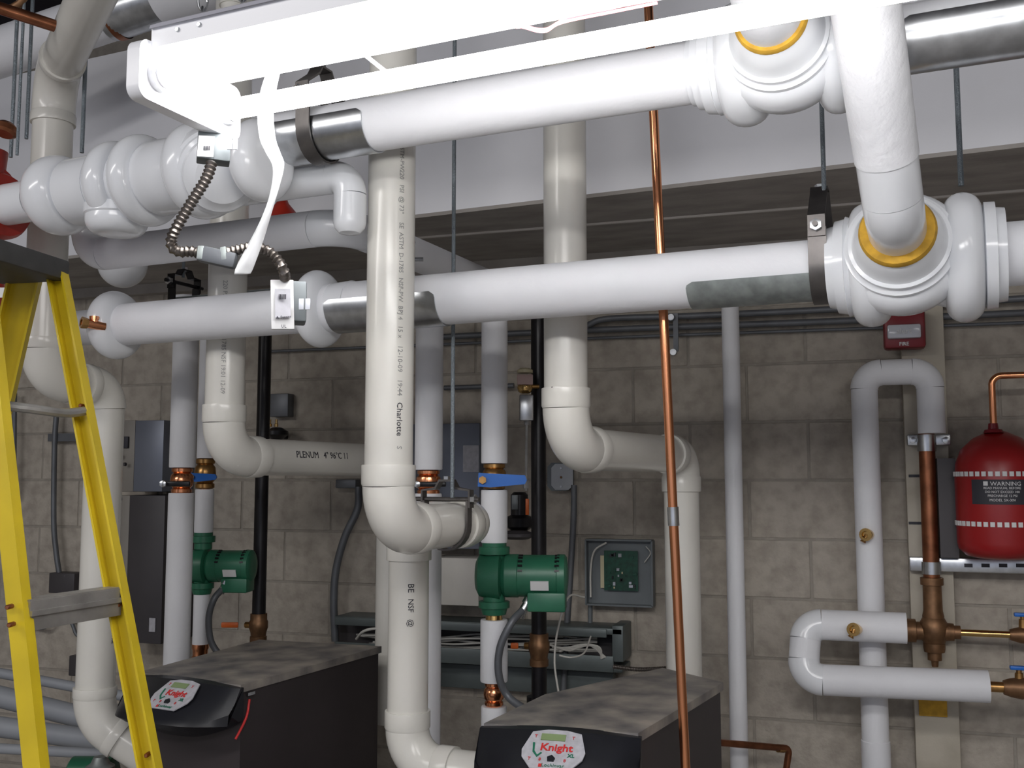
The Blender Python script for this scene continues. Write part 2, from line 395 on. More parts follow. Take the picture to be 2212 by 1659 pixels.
# red grooved valve at the left edge
rv = thing('red_valve', 'red grooved valve with bolted coupling at the left picture edge', 'valve', vt(-10))
part('coupling', MB().lathe(vt(-12), VD, [(0, .06), (0, .085), (.012, .09), (.03, .09), (.045, .082), (.045, .058)], 32), 'red_valve', rv)
part('body', MB().lathe(vt(-12) + Z * .04, -VD, [(0, .075), (.05, .08), (.12, .07), (.2, .075)], 32), 'red_valve', rv)
part('neck', MB().lathe(vt(2) - VD * .07, -Z, [(-.17, .03), (-.16, .055), (-.1, .05), (.05, .06), (.13, .045), (.2, .042), (.2, .062), (.34, .062)], 28), 'red_valve', rv)
for a in (-.09, .09):
    part('bolt', MB().lathe(vt(6) + Z * a * .8 - N * .045, -N, [(0, .008), (.03, .008), (.03, .012), (.04, .012)], 8), 'galv', rv)
part('handwheel', MB().lathe(P(8, 290, 2.6), (Z + N * .3), [(0, .022), (.006, .03), (.02, .03), (.03, .02)], 24), 'copper_old', rv)
part('tag', MB().box(frame(P(2, 632, 2.55), R, U), .03, .025, .001), 'label', rv)

# lower header
BD = (-N + Z * .14).normalized()
lh = thing('insulated_header_pipe', 'lower long white insulated header pipe crossing the whole room behind the front vent pipe', 'pipe', lo(1000))
LR = rad(110, lo(1100))
part('pipe', MB().sweep([lo(60), lo(280)], LR * .84, 40), 'wrap', lh)
part('pipe', MB().sweep([lo(270), lo(680)], LR * .98, 48), 'wrap', lh)
part('pipe', MB().sweep([lo(700), lo(1800)], LR * 1.04, 48), 'wrap', lh)
part('pipe', MB().sweep([lo(2150), lo(2150) + H * 1.9], LR * 1.04, 48), 'wrap', lh)
part('flange_cover', lathe_px(lo, [(226, 44)] + bulge(230, 272, 46, 74)), 'jacket', lh)
part('flange_cover', lathe_px(lo, bulge(668, 714, 52, 84) + [(765, 56)]), 'jacket', lh)
part('tee_cover', lathe_px(lo, [(1790, 72), (1791, 86), (1808, 90), (1809, 99), (1830, 103), (1832, 108)] + bulge(1842, 1922, 104, 134) + [(1945, 96), (2020, 98)] + bulge(2040, 2125, 104, 140) + [(2128, 116), (2152, 115), (2153, 103), (2173, 101), (2174, 76)]), 'jacket', lh)
part('branch_cover', tee_branch(lo(1950), BD, 1.0), 'jacket', lh)
part('saddle', MB().shell(lo(730), lo(965), LR * 1.04 + .001, LR * 1.04 + .004, 8, -190), 'galv', lh)
part('saddle', MB().shell(lo(1495), lo(1797), LR * 1.04 + .001, LR * 1.04 + .004, -16, -170), 'galv_dull', lh)
ra = lo(1950)
rz = thing('insulated_riser_pipe', 'thick white riser pipe leaning across the right, foot in the lower tee', 'pipe', ra)
rb = ra + BD * .17; rc = ra + BD * .285
part('foam_ring', MB().lathe(rb + BD * .008, BD, [(0, .072), (.008, .073), (.016, .069), (.016, .04)], 40), 'foam_yellow', rz)
top = P(1850, -130, 1.62)
pth, sg = fillet([rb, rc, top], .095, 14); RR = .054
part('elbow', MB().sweep(pth[:sg[0][1] + 1], RR, 44), 'jacket', rz)
j = pth[sg[0][1]]; dj = (top - j).normalized()
part('pipe', MB().sweep([j, j + dj * .085], RR * 1.0, 44, False), 'jacket', rz)
part('pipe', MB().sweep([j + dj * .085, top], RR * 1.035, 44), 'wrap_rough', rz)

# fill valve on lower header end
cv = thing('drain_valve', 'small copper drain valve on the left cap of the lower header', 'valve', lo(200))
c0 = P(226, 706, depth(lo(235)) - .09); c1 = P(180, 697, depth(lo(235)) - .13)
part('body', MB().sweep([c0, c1], .013, 16), 'copper', cv)
part('nut', MB().lathe(c1, (c1 - c0), [(-.012, .015), (0, .017), (.006, .017), (.006, .010), (.0, .010)], 6), 'brass', cv)
mm = (c0 + c1) / 2
part('stem', MB().lathe(mm, Z, [(0, .011), (.015, .011), (.015, .014), (.024, .014)], 12), 'copper', cv)

# lower white pipes near the valve train
pp = thing('insulated_branch_pipe', 'glossy white branch pipe bending below the valves then back toward the wall', 'pipe', P(400, 520, 2.8))
q1 = P(190, 552, 2.96); q2 = along(q1, H, 745); q2.z = q1.z; q3 = q2 + N * 1.25
q0 = Vector((q1.x, q1.y, q1.z + .14))
jacket_run(pp, [q0, q1, q2, q3], rad(72, P(450, 520, 2.9)), [.07, .09], 'wrap', 'jacket', 1.0)
ee = thing('insulated_branch_pipe', 'short white elbow pipe turning down just left of the tall front vent pipe', 'pipe', P(760, 420, 2.7))
e1 = P(757, 378, 2.42); e0 = along(e1, H, 480); e2 = e1 - Z * .105
jacket_run(ee, [e0, e1, e2], .039, .05, 'jacket', 'jacket', 1.0)
part('end_cap', MB().lathe(e2, -Z, [(0, .039), (.012, .039), (.025, .035), (.036, .025), (.041, .0)], 36), 'jacket', ee)
er = thing('insulated_branch_pipe', 'dim white rounded pipe end under the branch pipe at left', 'pipe', P(270, 600, 3.5))
part('pipe', MB().lathe(P(265, 570, 3.6), -Z, [(-.10, .085)] + [(.085 * math.sin(q * PI / 20), .085 * math.cos(q * PI / 20)) for q in range(0, 11)], 32), 'jacket', er)
rb2 = thing('red_valve', 'small red valve body glimpsed between white pipes above the branch pipe', 'valve', P(608, 455, 3.0))
part('body', MB().lathe(P(610, 440, 3.15), -Z, [(-.03, .008), (0, .02), (.03, .045), (.08, .055), (.08, 0)], 24), 'red_valve', rb2)

# ================================================================== PVC VENTS
PR = .057
v1 = thing('pvc_vent_pipe', 'front cream PVC vent pipe with printed text, elbow and clevis hanger', 'pipe', P(845, 800, 2.44))
a0 = P(843, 700, 2.43)
t0_ = Vector((a0.x, a0.y, 3.7)); t1 = at(a0, 1146)
u1 = t1 + N * .47; u2 = u1 - H * .208
lowx = u2; g0 = at(lowx, 1652)
s1 = g0 + H * .36
pth1, sg1 = pvc_run(v1, [t0_, t1, u1, u2, g0, s1], PR, [.105, .062, .06, .10], .048, skip=((2, 0), (1, 1)))
def vtext(root, base, r, py, body, size, ang, m='print_grey', name='lettering', flip=1):
    O = at(base, py); e = (CAM - O); e.z = 0; e.normalize(); rt = Z.cross(e).normalized()   # viewer's right
    ca, sa_ = math.cos(ang), math.sin(ang); e2 = e * ca + rt * sa_; t2 = rt * ca - e * sa_
    part(name, MB().text(body, size, bend=(O, -Z, e2, t2, r)), m, root, smooth=0)
for y_, b_, s_ in ((352, 'ASTM-PW', .015), (390, '220', .016), (420, 'PSI', .016), (455, '@ 73°', .016), (498, 'SE', .016), (530, 'ASTM', .016), (577, 'D-1785', .016), (634, 'NSF-PW', .016), (683, 'BPJ 4', .016), (717, '15', .016), (733, 'x', .014), (780, '12-10-09', .0175), (841, '19:44', .0175), (968, 'S', .017)):
    vtext(v1, a0, PR, y_, b_, s_, .42)
vtext(v1, a0, PR, 908, 'Charlotte', .020, .42, 'ink')
vtext(v1, lowx, PR, 1266, 'BE', .024, .10, 'ink'); vtext(v1, lowx, PR, 1303, 'NSF', .022, .10, 'ink'); vtext(v1, lowx, PR, 1340, '@', .022, .10, 'ink')

v2 = thing('pvc_vent_pipe', 'cream PVC vent pipe behind the copper line, offset back into the wall corner', 'pipe', P(1212, 700, 2.66))
b0 = P(1222, 760, 2.66); bt = Vector((b0.x, b0.y, 3.7)); b1 = at(b0, 968); b2 = P(1471, 1000, 3.34); b2.z = b1.z; b3 = at(b2, 1560)
pvc_run(v2, [bt, b1, b2, b3], PR, [.105, .07], .05)
vtext(v2, b0, PR * 1.1, 845, '•••', .016, -.6, 'ink')
v3 = thing('pvc_vent_pipe', 'cream PVC vent pipe between the left and middle risers with printed text', 'pipe', P(490, 700, 2.98))
c0_ = P(488, 760, 3.03); ct = Vector((c0_.x, c0_.y, 3.7)); c1_ = at(c0_, 985); c2_ = P(848, 1000, 3.78); c2_.z = c1_.z; c3_ = at(c2_, 1560)
pvc_run(v3, [ct, c1_, c2_, c3_], PR, [.10, .06], .05)
vtext(v3, c0_, PR, 650, '220 PSI ASTM', .018, -.12); vtext(v3, c0_, PR, 790, 'D1785 NSF 19:01 12-09', .018, -.12)
D3 = (c2_ - c1_).normalized(); O = c1_ + D3 * .40; e3_ = (CAM - O).normalized(); e3_ = (e3_ - D3 * e3_.dot(D3) + Z * .12).normalized(); e3_ = (e3_ - D3 * e3_.dot(D3)).normalized(); t3_ = D3.cross(e3_); t3_ = t3_ if t3_.z > 0 else -t3_
part('lettering', MB().text('PLENUM   4" 96°C 11', .030, bend=(O, D3, e3_, t3_, PR)), 'ink', v3, smooth=0)
v4 = thing('pvc_vent_pipe', 'cream PVC vent pipe behind the yellow ladder, ending in an open elbow', 'pipe', P(105, 600, 2.98))
d0 = P(102, 560, 3.0); dt = at(d0, 165); dz = P(222, -60, 2.45); d1 = at(d0, 820); d2 = d1 + N * .245; d3 = at(d2, 1556); d4 = P(330, 1640, depth(d3) - .0)
pvc_run(v4, [dz, dt, d1, d2, d3, d4], PR, [.12, .09, .07, .13], .03, skip=((2, 1),))
vtext(v4, d2, PR, 1345, 'CELLULAR CORE', .016, .9, 'ink')
# ================================================================== RODS & HANGERS
def threaded_rod(p, y0, y1, r, label, px2=None, ztop=None):
    a = at(p, y0) if ztop is None else Vector((p.x, p.y, ztop)); b = at(p, y1)
    n = max(2, int((a - b).length / .012)); pts = [b + (a - b) * k / n for k in range(n + 1)]
    return part('threaded_rod', MB().sweep([b, a], r, 10), 'rod', None, label, 'rod')
threaded_rod(P(980, 500, 2.70), 0, 1075, .0055, 'long thin threaded rod holding the front vent pipe hanger', ztop=3.6)
threaded_rod(P(1777, 300, depth(lo(1772)) + .0), 0, 412, .005, 'threaded rod dropping to the hanger beside the lower right tee', ztop=3.6)
threaded_rod(P(2072, 300, depth(lo(2075)) + .12), 0, 402, .006, 'dark threaded rod hanging above the lower right tee', ztop=3.6)
threaded_rod(P(32, 150, 2.75), 0, 340, .005, 'leftmost threaded rod of the row above the red valve', ztop=3.6)
threaded_rod(P(43, 200, 2.6), 0, 335, .004, 'bright thin rod with nut just right of the leftmost rod', ztop=3.6)
threaded_rod(P(66, 100, 2.8), 0, 300, .005, 'threaded rod next to the slanting cream vent pipe top', ztop=3.6)
threaded_rod(P(182, 200, 3.0), 0, 330, .006, 'threaded rod against the bulkhead right of the bent vent pipe', ztop=3.6)
threaded_rod(P(397, 560, 3.3), 0, 600, .005, 'short rod above the dark clevis under the branch pipe', ztop=2.35)
def clevis(label, C, r, top_z, ax=H, w=.038, th=.005, m='steel', yoke=True):
    side = ax.cross(Z).normalized()
    if side.dot(-N) < 0: side = -side
    t = thing('clevis_hanger', label, 'hanger', C)
    s = []
    hw = r + .006
    s += [C + side * hw + Z * (r * .95 + .01)]
    for k in range(0, 13):
        a = -PI * k / 12; s.append(C + side * hw * math.cos(a) + Z * hw * math.sin(a))
    s += [C - side * hw + Z * (r * .95 + .01)]
    part('strap', MB().strap(s, ax, w, th), m, t)
    h = C.z + r * .8
    y = [Vector((C.x, C.y, h)) + side * (hw + th)]
    y.append(y[0] + Z * .045 - side * .0)
    y.append(Vector((C.x, C.y, top_z - .02)) + side * .030); y.append(Vector((C.x, C.y, top_z)) + side * .018)
    y = y + [Vector((2 * C.x - p.x, 2 * C.y - p.y, p.z)) for p in reversed(y)]
    part('yoke', MB().strap(y, ax, w * .95, th), m, t)
    b = Vector((C.x, C.y, h + .022))
    part('cross_bolt', MB().sweep([b + side * (hw + .03), b - side * (hw + .03)], .006, 10), m, t)
    part('bolt_head', MB().lathe(b + side * (hw + .008), side, [(0, .013), (.012, .013), (.013, .008)], 6), 'galv', t)
    part('nut', MB().lathe(Vector((C.x, C.y, top_z + .001)), Z, [(0, .011), (.010, .011)], 6), 'galv', t)
    return t
clevis('grey clevis hanger round the shiny saddle behind the light fixture', up(692), UR + .004, at(up(692), 152).z, w=.036)
clevis('grey clevis hanger round the lower header left of the right tee', lo(1776), LR * 1.04 + .004, at(lo(1776), 410).z)
hc = t1 + N * .30
clevis('dark clevis hanger holding the front vent pipe elbow run', Vector((hc.x, hc.y, t1.z)), PR, at(hc, 1038).z, ax=N, w=.026, th=.006)
clevis('small black clevis hanger under the glossy branch pipe', P(397, 655, 3.3), .05, at(P(397, 655, 3.3), 585).z, w=.028, m='black_iron')
bp = thing('insulated_branch_pipe', 'thin grey pipe through the small black clevis behind the lower header', 'pipe', P(480, 640, 3.3))
k1 = P(397, 655, 3.3); part('pipe', MB().sweep([along(k1, H, 380), along(k1, H, 640)], .022, 20), 'galv_dull', bp)
# clamp seen right of front vent
kc = thing('pipe_clamp', 'shiny pipe clamp peeping out right of the front vent pipe', 'clamp', P(903, 560, 2.8))
part('band', MB().shell(P(880, 568, 2.85), P(912, 566, 2.84), .06, .063, 60, -80), 'galv', kc)
part('bolt', MB().lathe(P(905, 560, 2.78), R, [(-.012, .006), (.012, .006)], 8), 'galv', kc)
# pipe trapeze below the duct-like header at right
tz = thing('trapeze_strut', 'galvanised strut bar under the shiny header at the top right corner', 'strut', up(2080))
za = P(1962, 139, 1.98); zb_ = za + H * 2.0
part('bar', MB().sweep([za - H * .1, zb_], .011, 8), 'galv_dull', tz)
for px in (2032, 2112): 
    q = along(za, H, px); part('nut', MB().lathe(q - N * .0, Z, [(-.014, .009), (.03, .009)], 6), 'galv', tz)
# big insulated pipe top left
bg = thing('insulated_main_pipe', 'large white insulated pipe slanting across the dark top left corner', 'pipe', P(200, 80, 3.3))
g1, g2, g3, g4 = P(-60, 134, 3.5), P(240, 32, 3.35), P(380, -14, 3.3), P(640, -104, 3.15)
part('pipe', MB().sweep([g1, g3], .080, 40), 'wrap', bg)
part('pipe', MB().sweep([P(352, -6, 3.3), g4], .094, 40), 'wrap', bg)
part('band', MB().sweep([P(236, 34, 3.36), P(360, -8, 3.3)], .083, 40, False), 'galv', bg)
part('strap', MB().sweep([P(244, 31, 3.36), P(258, 26, 3.355)], .088, 40, False), 'copper_old', bg)
cp = thing('copper_pipe', 'bare orange copper pipe stub at the top left corner', 'pipe', P(60, 35, 2.5))
part('pipe', MB().sweep([P(-30, 8, 2.4), P(118, 56, 2.5)], .015, 20), 'copper_old', cp)
ir = thing('pipe_ring', 'pale curved pipe ring cut off at the top left corner', 'clamp', P(10, 0, 2.6))
part('ring', MB().sweep([P(10 + 46 * math.cos(a), -22 + 42 * math.sin(a), 2.62) for a in [i * PI / 8 for i in range(0, 9)]], .01, 12), 'bronze', ir)
tf = thing('insulated_branch_pipe', 'small cream pipe with bright joint at the top beside the light chain', 'pipe', P(500, 10, 2.6))
part('pipe', MB().lathe(P(502, 45, 2.75), Z, [(0, .03), (.04, .032), (.04, .036), (.08, .036), (.08, .032), (.7, .032)], 28), 'pvc', tf)

# ================================================================== RISERS WITH PUMPS
def ball_valve(root, base, y0, y1, r, m='brass', nm='valve_body'):
    a, b = at(base, y0), at(base, y1); L = (a - b).length
    pr = [(0, r * .72), (L * .04, r * .95), (L * .16, r * .95), (L * .2, r * .78), (L * .3, r), (L * .5, r * 1.08), (L * .7, r), (L * .8, r * .78), (L * .84, r * .95), (L * .96, r * .95), (L, r * .72)]
    return part(nm, MB().lathe(b, Z, pr, 24), m, root)
def insul(root, base, y0, y1, r, m='wrap'):
    a, b = at(base, y0), at(base, y1); return part('insulation', MB().lathe(b, Z, [(0, r * .5), (0, r * .97), (.004, r), ((a - b).length - .004, r), ((a - b).length, r * .97), ((a - b).length, r * .5)], 36), m, root)
def riser(label, px, pyr, d, spans, core, vis=None, cat='pipe'):
    base = P(px, pyr, d); t = thing('insulated_riser_pipe', label, cat, at(base, pyr))
    ys = [s[0] for s in spans] + [s[1] for s in spans]
    part('core_pipe', MB().sweep([Vector((base.x, base.y, .02)), at(base, min(ys) + 2)], core, 20), 'copper', t)
    for y0, y1, w_ in spans: insul(t, base, y0, y1, rad(w_, base))
    return t, base
# left pair
ra1, ba1 = riser('white insulated riser with black-handled valve, nearest the ladder', 397, 900, 3.55, [(640, 1010, 55), (1065, 1500, 54)], .02)
ball_valve(ra1, ba1, 1010, 1066, .037, 'copper')
hb = at(ba1, 1045)
part('handle', MB().box(frame(hb - Fh * .045 + R * .0, R, Z), .085, .018, .016, .004), 'black_iron', ra1)
part('handle_nut', MB().lathe(hb - Fh * .05 - R * .045, -Fh, [(0, .012), (.014, .012), (.016, .006)], 6), 'galv', ra1)
ra2, ba2 = riser('white insulated riser behind it, with blue-handled valve over the left pump', 444, 1000, 3.72, [(660, 990, 38), (1057, 1150, 40), (1280, 1395, 34)], .019)
ball_valve(ra2, ba2, 990, 1056, .036, 'brass')
def blue_handle(root, p, L, k=1.0):
    part('handle', MB().prism([p + R * (-.012 * k) - Z * .016 * k, p + R * .02 * k - Z * .018 * k, p + R * L - Z * .010 * k, p + R * (L + .006) + Z * 0, p + R * L + Z * .012 * k, p + R * .02 * k + Z * .016 * k, p + R * (-.01 * k) + Z * .018 * k], -Fh * .012 * k), 'blue', root)
    part('handle_nut', MB().lathe(p - Fh * .012 * k, -Fh, [(0, .010 * k), (.008 * k, .010 * k)], 6), 'brass', root)
blue_handle(ra2, at(ba2, 1031) - Fh * .045 - R * .03, .082, .9)
part('fitting', MB().lathe(at(ba2, 1428), Z, [(0, .030), (.015, .030), (.02, .026), (.04, .027), (.045, .030), (.06, .030)], 20), 'copper', ra2)
# middle pair
rm1, bm1 = riser('white insulated riser right beside the front vent pipe', 927, 850, 3.20, [(612, 1015, 60), (1066, 1700, 58)], .022)
ball_valve(rm1, bm1, 1015, 1068, .037, 'copper')
hb = at(bm1, 1046)
part('handle', MB().box(frame(hb - Fh * .045 + R * .01, R, Z), .095, .016, .014, .004), 'black_iron', rm1)
part('handle_nut', MB().lathe(hb - Fh * .05 - R * .03, -Fh, [(0, .011), (.014, .011), (.016, .006)], 6), 'galv', rm1)
rm2, bm2 = riser('white insulated riser with blue lever over the right green pump', 1068, 900, 3.20, [(605, 1001, 57), (1058, 1172, 57), (1338, 1472, 58), (1525, 1690, 54)], .024)
ball_valve(rm2, bm2, 1001, 1058, .036, 'brass')
blue_handle(rm2, at(bm2, 1037) - Fh * .045 - R * .035, .13, 1.25)
ball_valve(rm2, bm2, 1473, 1524, .030, 'copper', 'fitting')
part('fitting', MB().lathe(at(bm2, 1340), Z, [(0, .027), (.02, .024), (.03, .030)], 20), 'brass_bright', rm2)
def pump(label, base, y_flt, yc, y_flb, k, L, ax):
    t = thing('circulator_pump', label, 'pump', at(base, yc))
    C = at(base, yc); ftop = at(base, y_flt); fbot = at(base, y_flb); r = .066 * k
    part('flange', MB().lathe(ftop, -Z, [(0, .038 * k), (.012, .038 * k), (.013, .048 * k), (.035, .048 * k), (.036, .036 * k), (.06, .036 * k)], 20), 'green', t)
    part('flange', MB().lathe(fbot, Z, [(0, .036 * k), (.02, .042 * k), (.021, .048 * k), (.04, .048 * k), (.041, .034 * k), (.07, .034 * k)], 20), 'green', t)
    s_ = -Fh * .0
    part('volute', MB().lathe(C - ax * .055 * k, ax, [(0, .045 * k), (.01 * k, .064 * k), (.055 * k, .074 * k), (.075 * k, .075 * k), (.08 * k, .060 * k)], 36), 'green', t)
    M0 = C + ax * .025 * k
    mo = part('motor', MB().lathe(M0, ax, [(0, r * .85), (.012, r), (.05 * k, r), (.052 * k, r * .97), (L * .85, r * .97), (L * .86, r * 1.02), (L * .97, r * 1.0), (L, r * .88), (L + .004, r * .4), (L + .002, 0)], 40), 'green', t)
    fr = -Fh - ax * (-Fh).dot(ax); fr.normalize()
    for tt in (.30, .86):
        for k2 in range(5):
            a = math.radians(18 + 14 * k2); dr = fr * math.cos(a) + Z * math.sin(a)
            part('vent_slot', MB().box(frame(M0 + ax * (L * tt) + dr * r * .985, ax, dr.cross(ax)), .014 * k, .006, .006), 'black_iron', mo)
    a = math.radians(-22); dr = fr * math.cos(a) + Z * math.sin(a)
    part('nameplate', MB().box(frame(M0 + ax * (L * .60) + dr * (r * .985), ax, dr.cross(ax) if dr.cross(ax).z > 0 else -dr.cross(ax)), .055 * k, .030 * k, .004), 'label', mo)
    jb = M0 + ax * (L * .70) - Z * (r * 1.12) + fr * .012
    part('junction_box', MB().box(frame(jb, ax, Z), L * .58, .058 * k, .095 * k, .006), 'green', t)
    return t, jb, fr
axp = (H * .96 + N * .28).normalized()
axp = (R * .995 - Fh * .10).normalized()
pm, jb, fr = pump('large green circulator pump over the right boiler', bm2, 1172, 1243, 1327, 1.0, .200, axp)
pl, jbl, frl = pump('smaller-looking green circulator pump half behind the riser by the ladder', ba2, 1150, 1222, 1283, .88, .165, axp)
def flex(name, label, pts, r, m='conduit', rib=0, pitch=.006, cat='conduit', parent=None, seg=12):
    path = spline(pts, 14)
    if rib:
        path = resample(path, pitch / 2); f_ = lambda i: r + (rib if i % 2 else -rib)
        mb = MB().sweep(path, f_, seg)
    else: mb = MB().sweep(path, r, seg)
    return part(name, mb, m, parent, None if parent else label, None if parent else cat, smooth=60)
def connector(root, p, d, k=1.0):
    return part('connector', MB().lathe(p, d, [(-.005 * k, .017 * k), (.012 * k, .017 * k), (.013 * k, .013 * k), (.045 * k, .013 * k), (.046 * k, .016 * k), (.055 * k, .016 * k)], 16), 'galv', root)
dj_ = (P(1095, 1375, depth(bm2) - .13) - P(1140, 1300, depth(bm2) - .10)).normalized()
s0 = P(1142, 1298, depth(bm2) - .095); connector(pm, s0, dj_)
flex('flexible_conduit', 'grey flexible conduit looping from the right pump to the boiler', [s0 + dj_ * .03, P(1105, 1345, 3.06), P(1080, 1400, 3.05), P(1078, 1460, 3.05), P(1098, 1505, 3.05), P(1140, 1535, 3.0), P(1175, 1555, 2.95)], .0115)
s1_ = P(487, 1256, depth(ba2) - .09); dl = (P(468, 1300, depth(ba2) - .1) - s1_).normalized(); connector(pl, s1_, dl, .8)
flex('flexible_conduit', 'grey flexible conduit looping down from the left pump', [s1_ + dl * .03, P(462, 1295, 3.6), P(451, 1335, 3.6), P(456, 1385, 3.6), P(478, 1420, 3.6), P(500, 1450, 3.6)], .0115)
# black gas pipes
def gas(label, px, d, yv0, yv1, yh, xh0, xh1, k=1.0):
    base = P(px, 1200, d); t = thing('gas_pipe', label, 'pipe', at(base, 1200))
    part('pipe', MB().sweep(fillet([Vector((base.x, YW, zrow(base, 640))), at(base, 640), Vector((base.x, base.y, .02))], .04)[0], .025 * k, 24), 'black_iron', t)
    a, b = at(base, yv0), at(base, yv1); L = (a - b).length; r = .031 * k
    vb = part('valve', MB().lathe(b, Z, [(0, r), (L * .2, r), (L * .22, r * .9), (L * .35, r * .95), (L * .5, r * 1.12), (L * .72, r * 1.12), (L * .78, r), (L, r)], 8 if 0 else 20), 'bronze', t)
    ph = P(xh1, yh, d - .02); p0 = at(base, yh)
    part('stem', MB().sweep([p0, P(px - (px - xh1) * .65, yh, d)], .012, 12), 'brass', vb)
    hx = P((xh0 + xh1) / 2, yh, d - .015)
    part('valve_handle', MB().box(frame(hx, R, Z), abs(xh1 - xh0) / FPX * d, .020, .010, .004), 'orange', vb)
gas('black iron gas pipe with bronze valve beside the left pump', 562, 3.82, 1325, 1387, 1350, 478, 515)
gas('black iron gas pipe with bronze valve behind the right pump', 1164, 3.36, 1368, 1438, 1395, 1103, 1120)
for nm, px, y, d in (('black clamp low on the right gas pipe', 1160, 1512, 3.35),):
    t = thing('pipe_clamp', nm, 'clamp', P(px, y, d)); part('band', MB().lathe(P(px, y, d), Z, [(-.012, .034), (.012, .034)], 20), 'black_iron', t)

# ================================================================== BOILERS
def boiler(label, poly, zt, lcx, side='boiler_side'):
    FL, BLk, BRk, FR = poly[0], poly[-3], poly[-2], poly[-1]
    c = sum(poly, Vector()) / len(poly); t = thing('boiler', label, 'boiler', Vector((c.x, c.y, 0)))
    lid = [Vector((p.x, p.y, zt - .022)) + (p - c).normalized() * .004 for p in poly]
    part('lid', MB().prism(lid, Z * .022), 'boiler_top', t, smooth=0)
    body = [Vector((p.x, p.y, .12)) - (p - c).normalized() * .008 for p in poly]
    part('body', MB().prism(body, Z * (zt - .022 - .12)), side, t, smooth=0)
    part('base', MB().prism([Vector((p.x, p.y, 0)) - (p - c).normalized() * .05 for p in poly], Z * .12), 'black_iron', t, smooth=0)
    ax = (FR - FL); ax.z = 0; Wd = ax.length; ax.normalize(); out = Vector((ax.y, -ax.x, 0))
    M = (FL + FR) / 2; M.z = zt
    prof = [(.0, .003), (.035, .002), (.150, -.075), (.160, -.090), (.150, -.105), (.045, -.150), (0, -.150)]
    vs = []; fs = []; ns = 24; n = len(prof)
    for i in range(ns + 1):
        s_ = -1 + 2 * i / ns; k = 1 - .62 * abs(s_) ** 3.2; kz = 1 - .42 * abs(s_) ** 2.4
        for (o_, z_) in prof: vs.append(M + ax * (s_ * Wd / 2 * 1.05) + out * (o_ * k) + Z * (z_ * (kz if z_ < -.1 else 1)) - Z * (.010 * abs(s_) ** 2))
    for i in range(ns):
        for q in range(n): q2 = (q + 1) % n; fs.append((i * n + q, i * n + q2, (i + 1) * n + q2, (i + 1) * n + q))
    fs.append(tuple(range(n))); fs.append(tuple(ns * n + q for q in range(n - 1, -1, -1)))
    cvr = part('control_cover', MB().add(vs, fs), 'black_plastic', t, smooth=30)
    up_ = (out * (.035 - .150) + Z * (.002 + .075)).normalized()        # up the sloping face
    nr = ax.cross(up_).normalized()
    if nr.z < 0: nr = -nr
    O = M + out * .0925 + Z * (-.0365) + nr * .002 + up_ * .006
    m = Matrix((ax, up_, nr)).transposed().to_4x4(); m.translation = O + ax * lcx
    def plate(pts, th, mt, dz=0): return MB().prism([m @ Vector((x, y, dz)) for x, y in pts], nr * th)
    w = .072
    pn = part('display_panel', plate([(-w * .62, -.050), (w * .62, -.050), (w * .95, -.020), (w, .0), (w * .78, .052), (w * .3, .060), (-w * .3, .060), (-w * .78, .052), (-w, .0), (-w * .95, -.020)], .003, 'fixture_side'), 'paper', cvr, smooth=0)
    LOC[pn.name] = LOC[pn.name]
    def sub(mb, mt, nm): part(nm, mb, mt, cvr, smooth=0)
    sub(plate([(-.034, .028), (.022, .028), (.022, .046), (-.034, .046)], .002, 0, .0035), 'lcd', 'screen')
    mt_ = m @ Matrix.Translation((.006, .008, .0042)); sub(MB().text('Knight', .028, mt_, bold=.0006), 'red_print', 'lettering')
    sub(MB().text('XL', .013, m @ Matrix.Translation((.042, -.012, .0042)), bold=.0004), 'green_print', 'lettering')
    sub(MB().text('Lochinvar', .013, m @ Matrix.Translation((.006, -.041, .0042))), 'green_print', 'lettering')
    sub(plate([(-.050, .020), (-.046, -.006), (-.034, -.020), (-.024, -.008), (-.027, -.006), (-.034, -.014), (-.042, -.003), (-.045, .020)], .001, 0, .0035), 'green_print', 'emblem')
    for x_, y_, s_ in ((-.046, .038, 'T'), (.040, .038, 'T'), (-.050, -.026, 'T'), (-.026, -.026, '8'), (.030, -.026, '8')):
        sub(MB().text(s_, .012, m @ Matrix.Translation((x_, y_, .0042))), 'red_print', 'lettering')
    part('button', plate([(-.008, -.030), (.006, -.030), (.008, -.022), (0, -.014), (-.010, -.020)], .004, 0, .003), 'black_plastic', cvr)
    sub(plate([(-.026, -.046), (-.018, -.046), (-.018, -.038), (-.026, -.038)], .001, 0, .0035), 'red_print', 'emblem')
    return t, M, ax, out
ZT = P(1378, 1583, 2.3).z
pb = [PZ(x, y, ZT) for x, y in ((1048, 1562), (1180, 1500), (1431, 1443), (1560, 1474), (1378, 1583))]
bt2, M2, ax2, out2 = boiler('dusty-topped black boiler at the bottom centre, copper line crossing its side', pb, ZT, .004)
pb1 = [PZ(x, y, ZT) for x, y in ((300, 1452), (560, 1382), (822, 1396), (521, 1479))]
bt1, M1, ax1, out1 = boiler('dark boiler beside the yellow ladder, lid edge nearly level', pb1, ZT, .035)
fr1 = pb1[-1]; bk1 = pb1[-2]; sd = (bk1 - fr1).normalized()
sn = Vector((sd.y, -sd.x, 0))
part('clip', MB().box(frame(fr1 + sd * .035 - Z * .03 + sn * .006, sd, Z), .03, .008, .006), 'galv', bt1)
part('red_cord', MB().sweep(spline([fr1 + sd * .03 - Z * .045 + sn * .006, fr1 + sd * .01 - Z * .09 + sn * .012, fr1 - sd * .03 - Z * .14 + sn * .01]), .0035, 8), 'red_print', bt1)
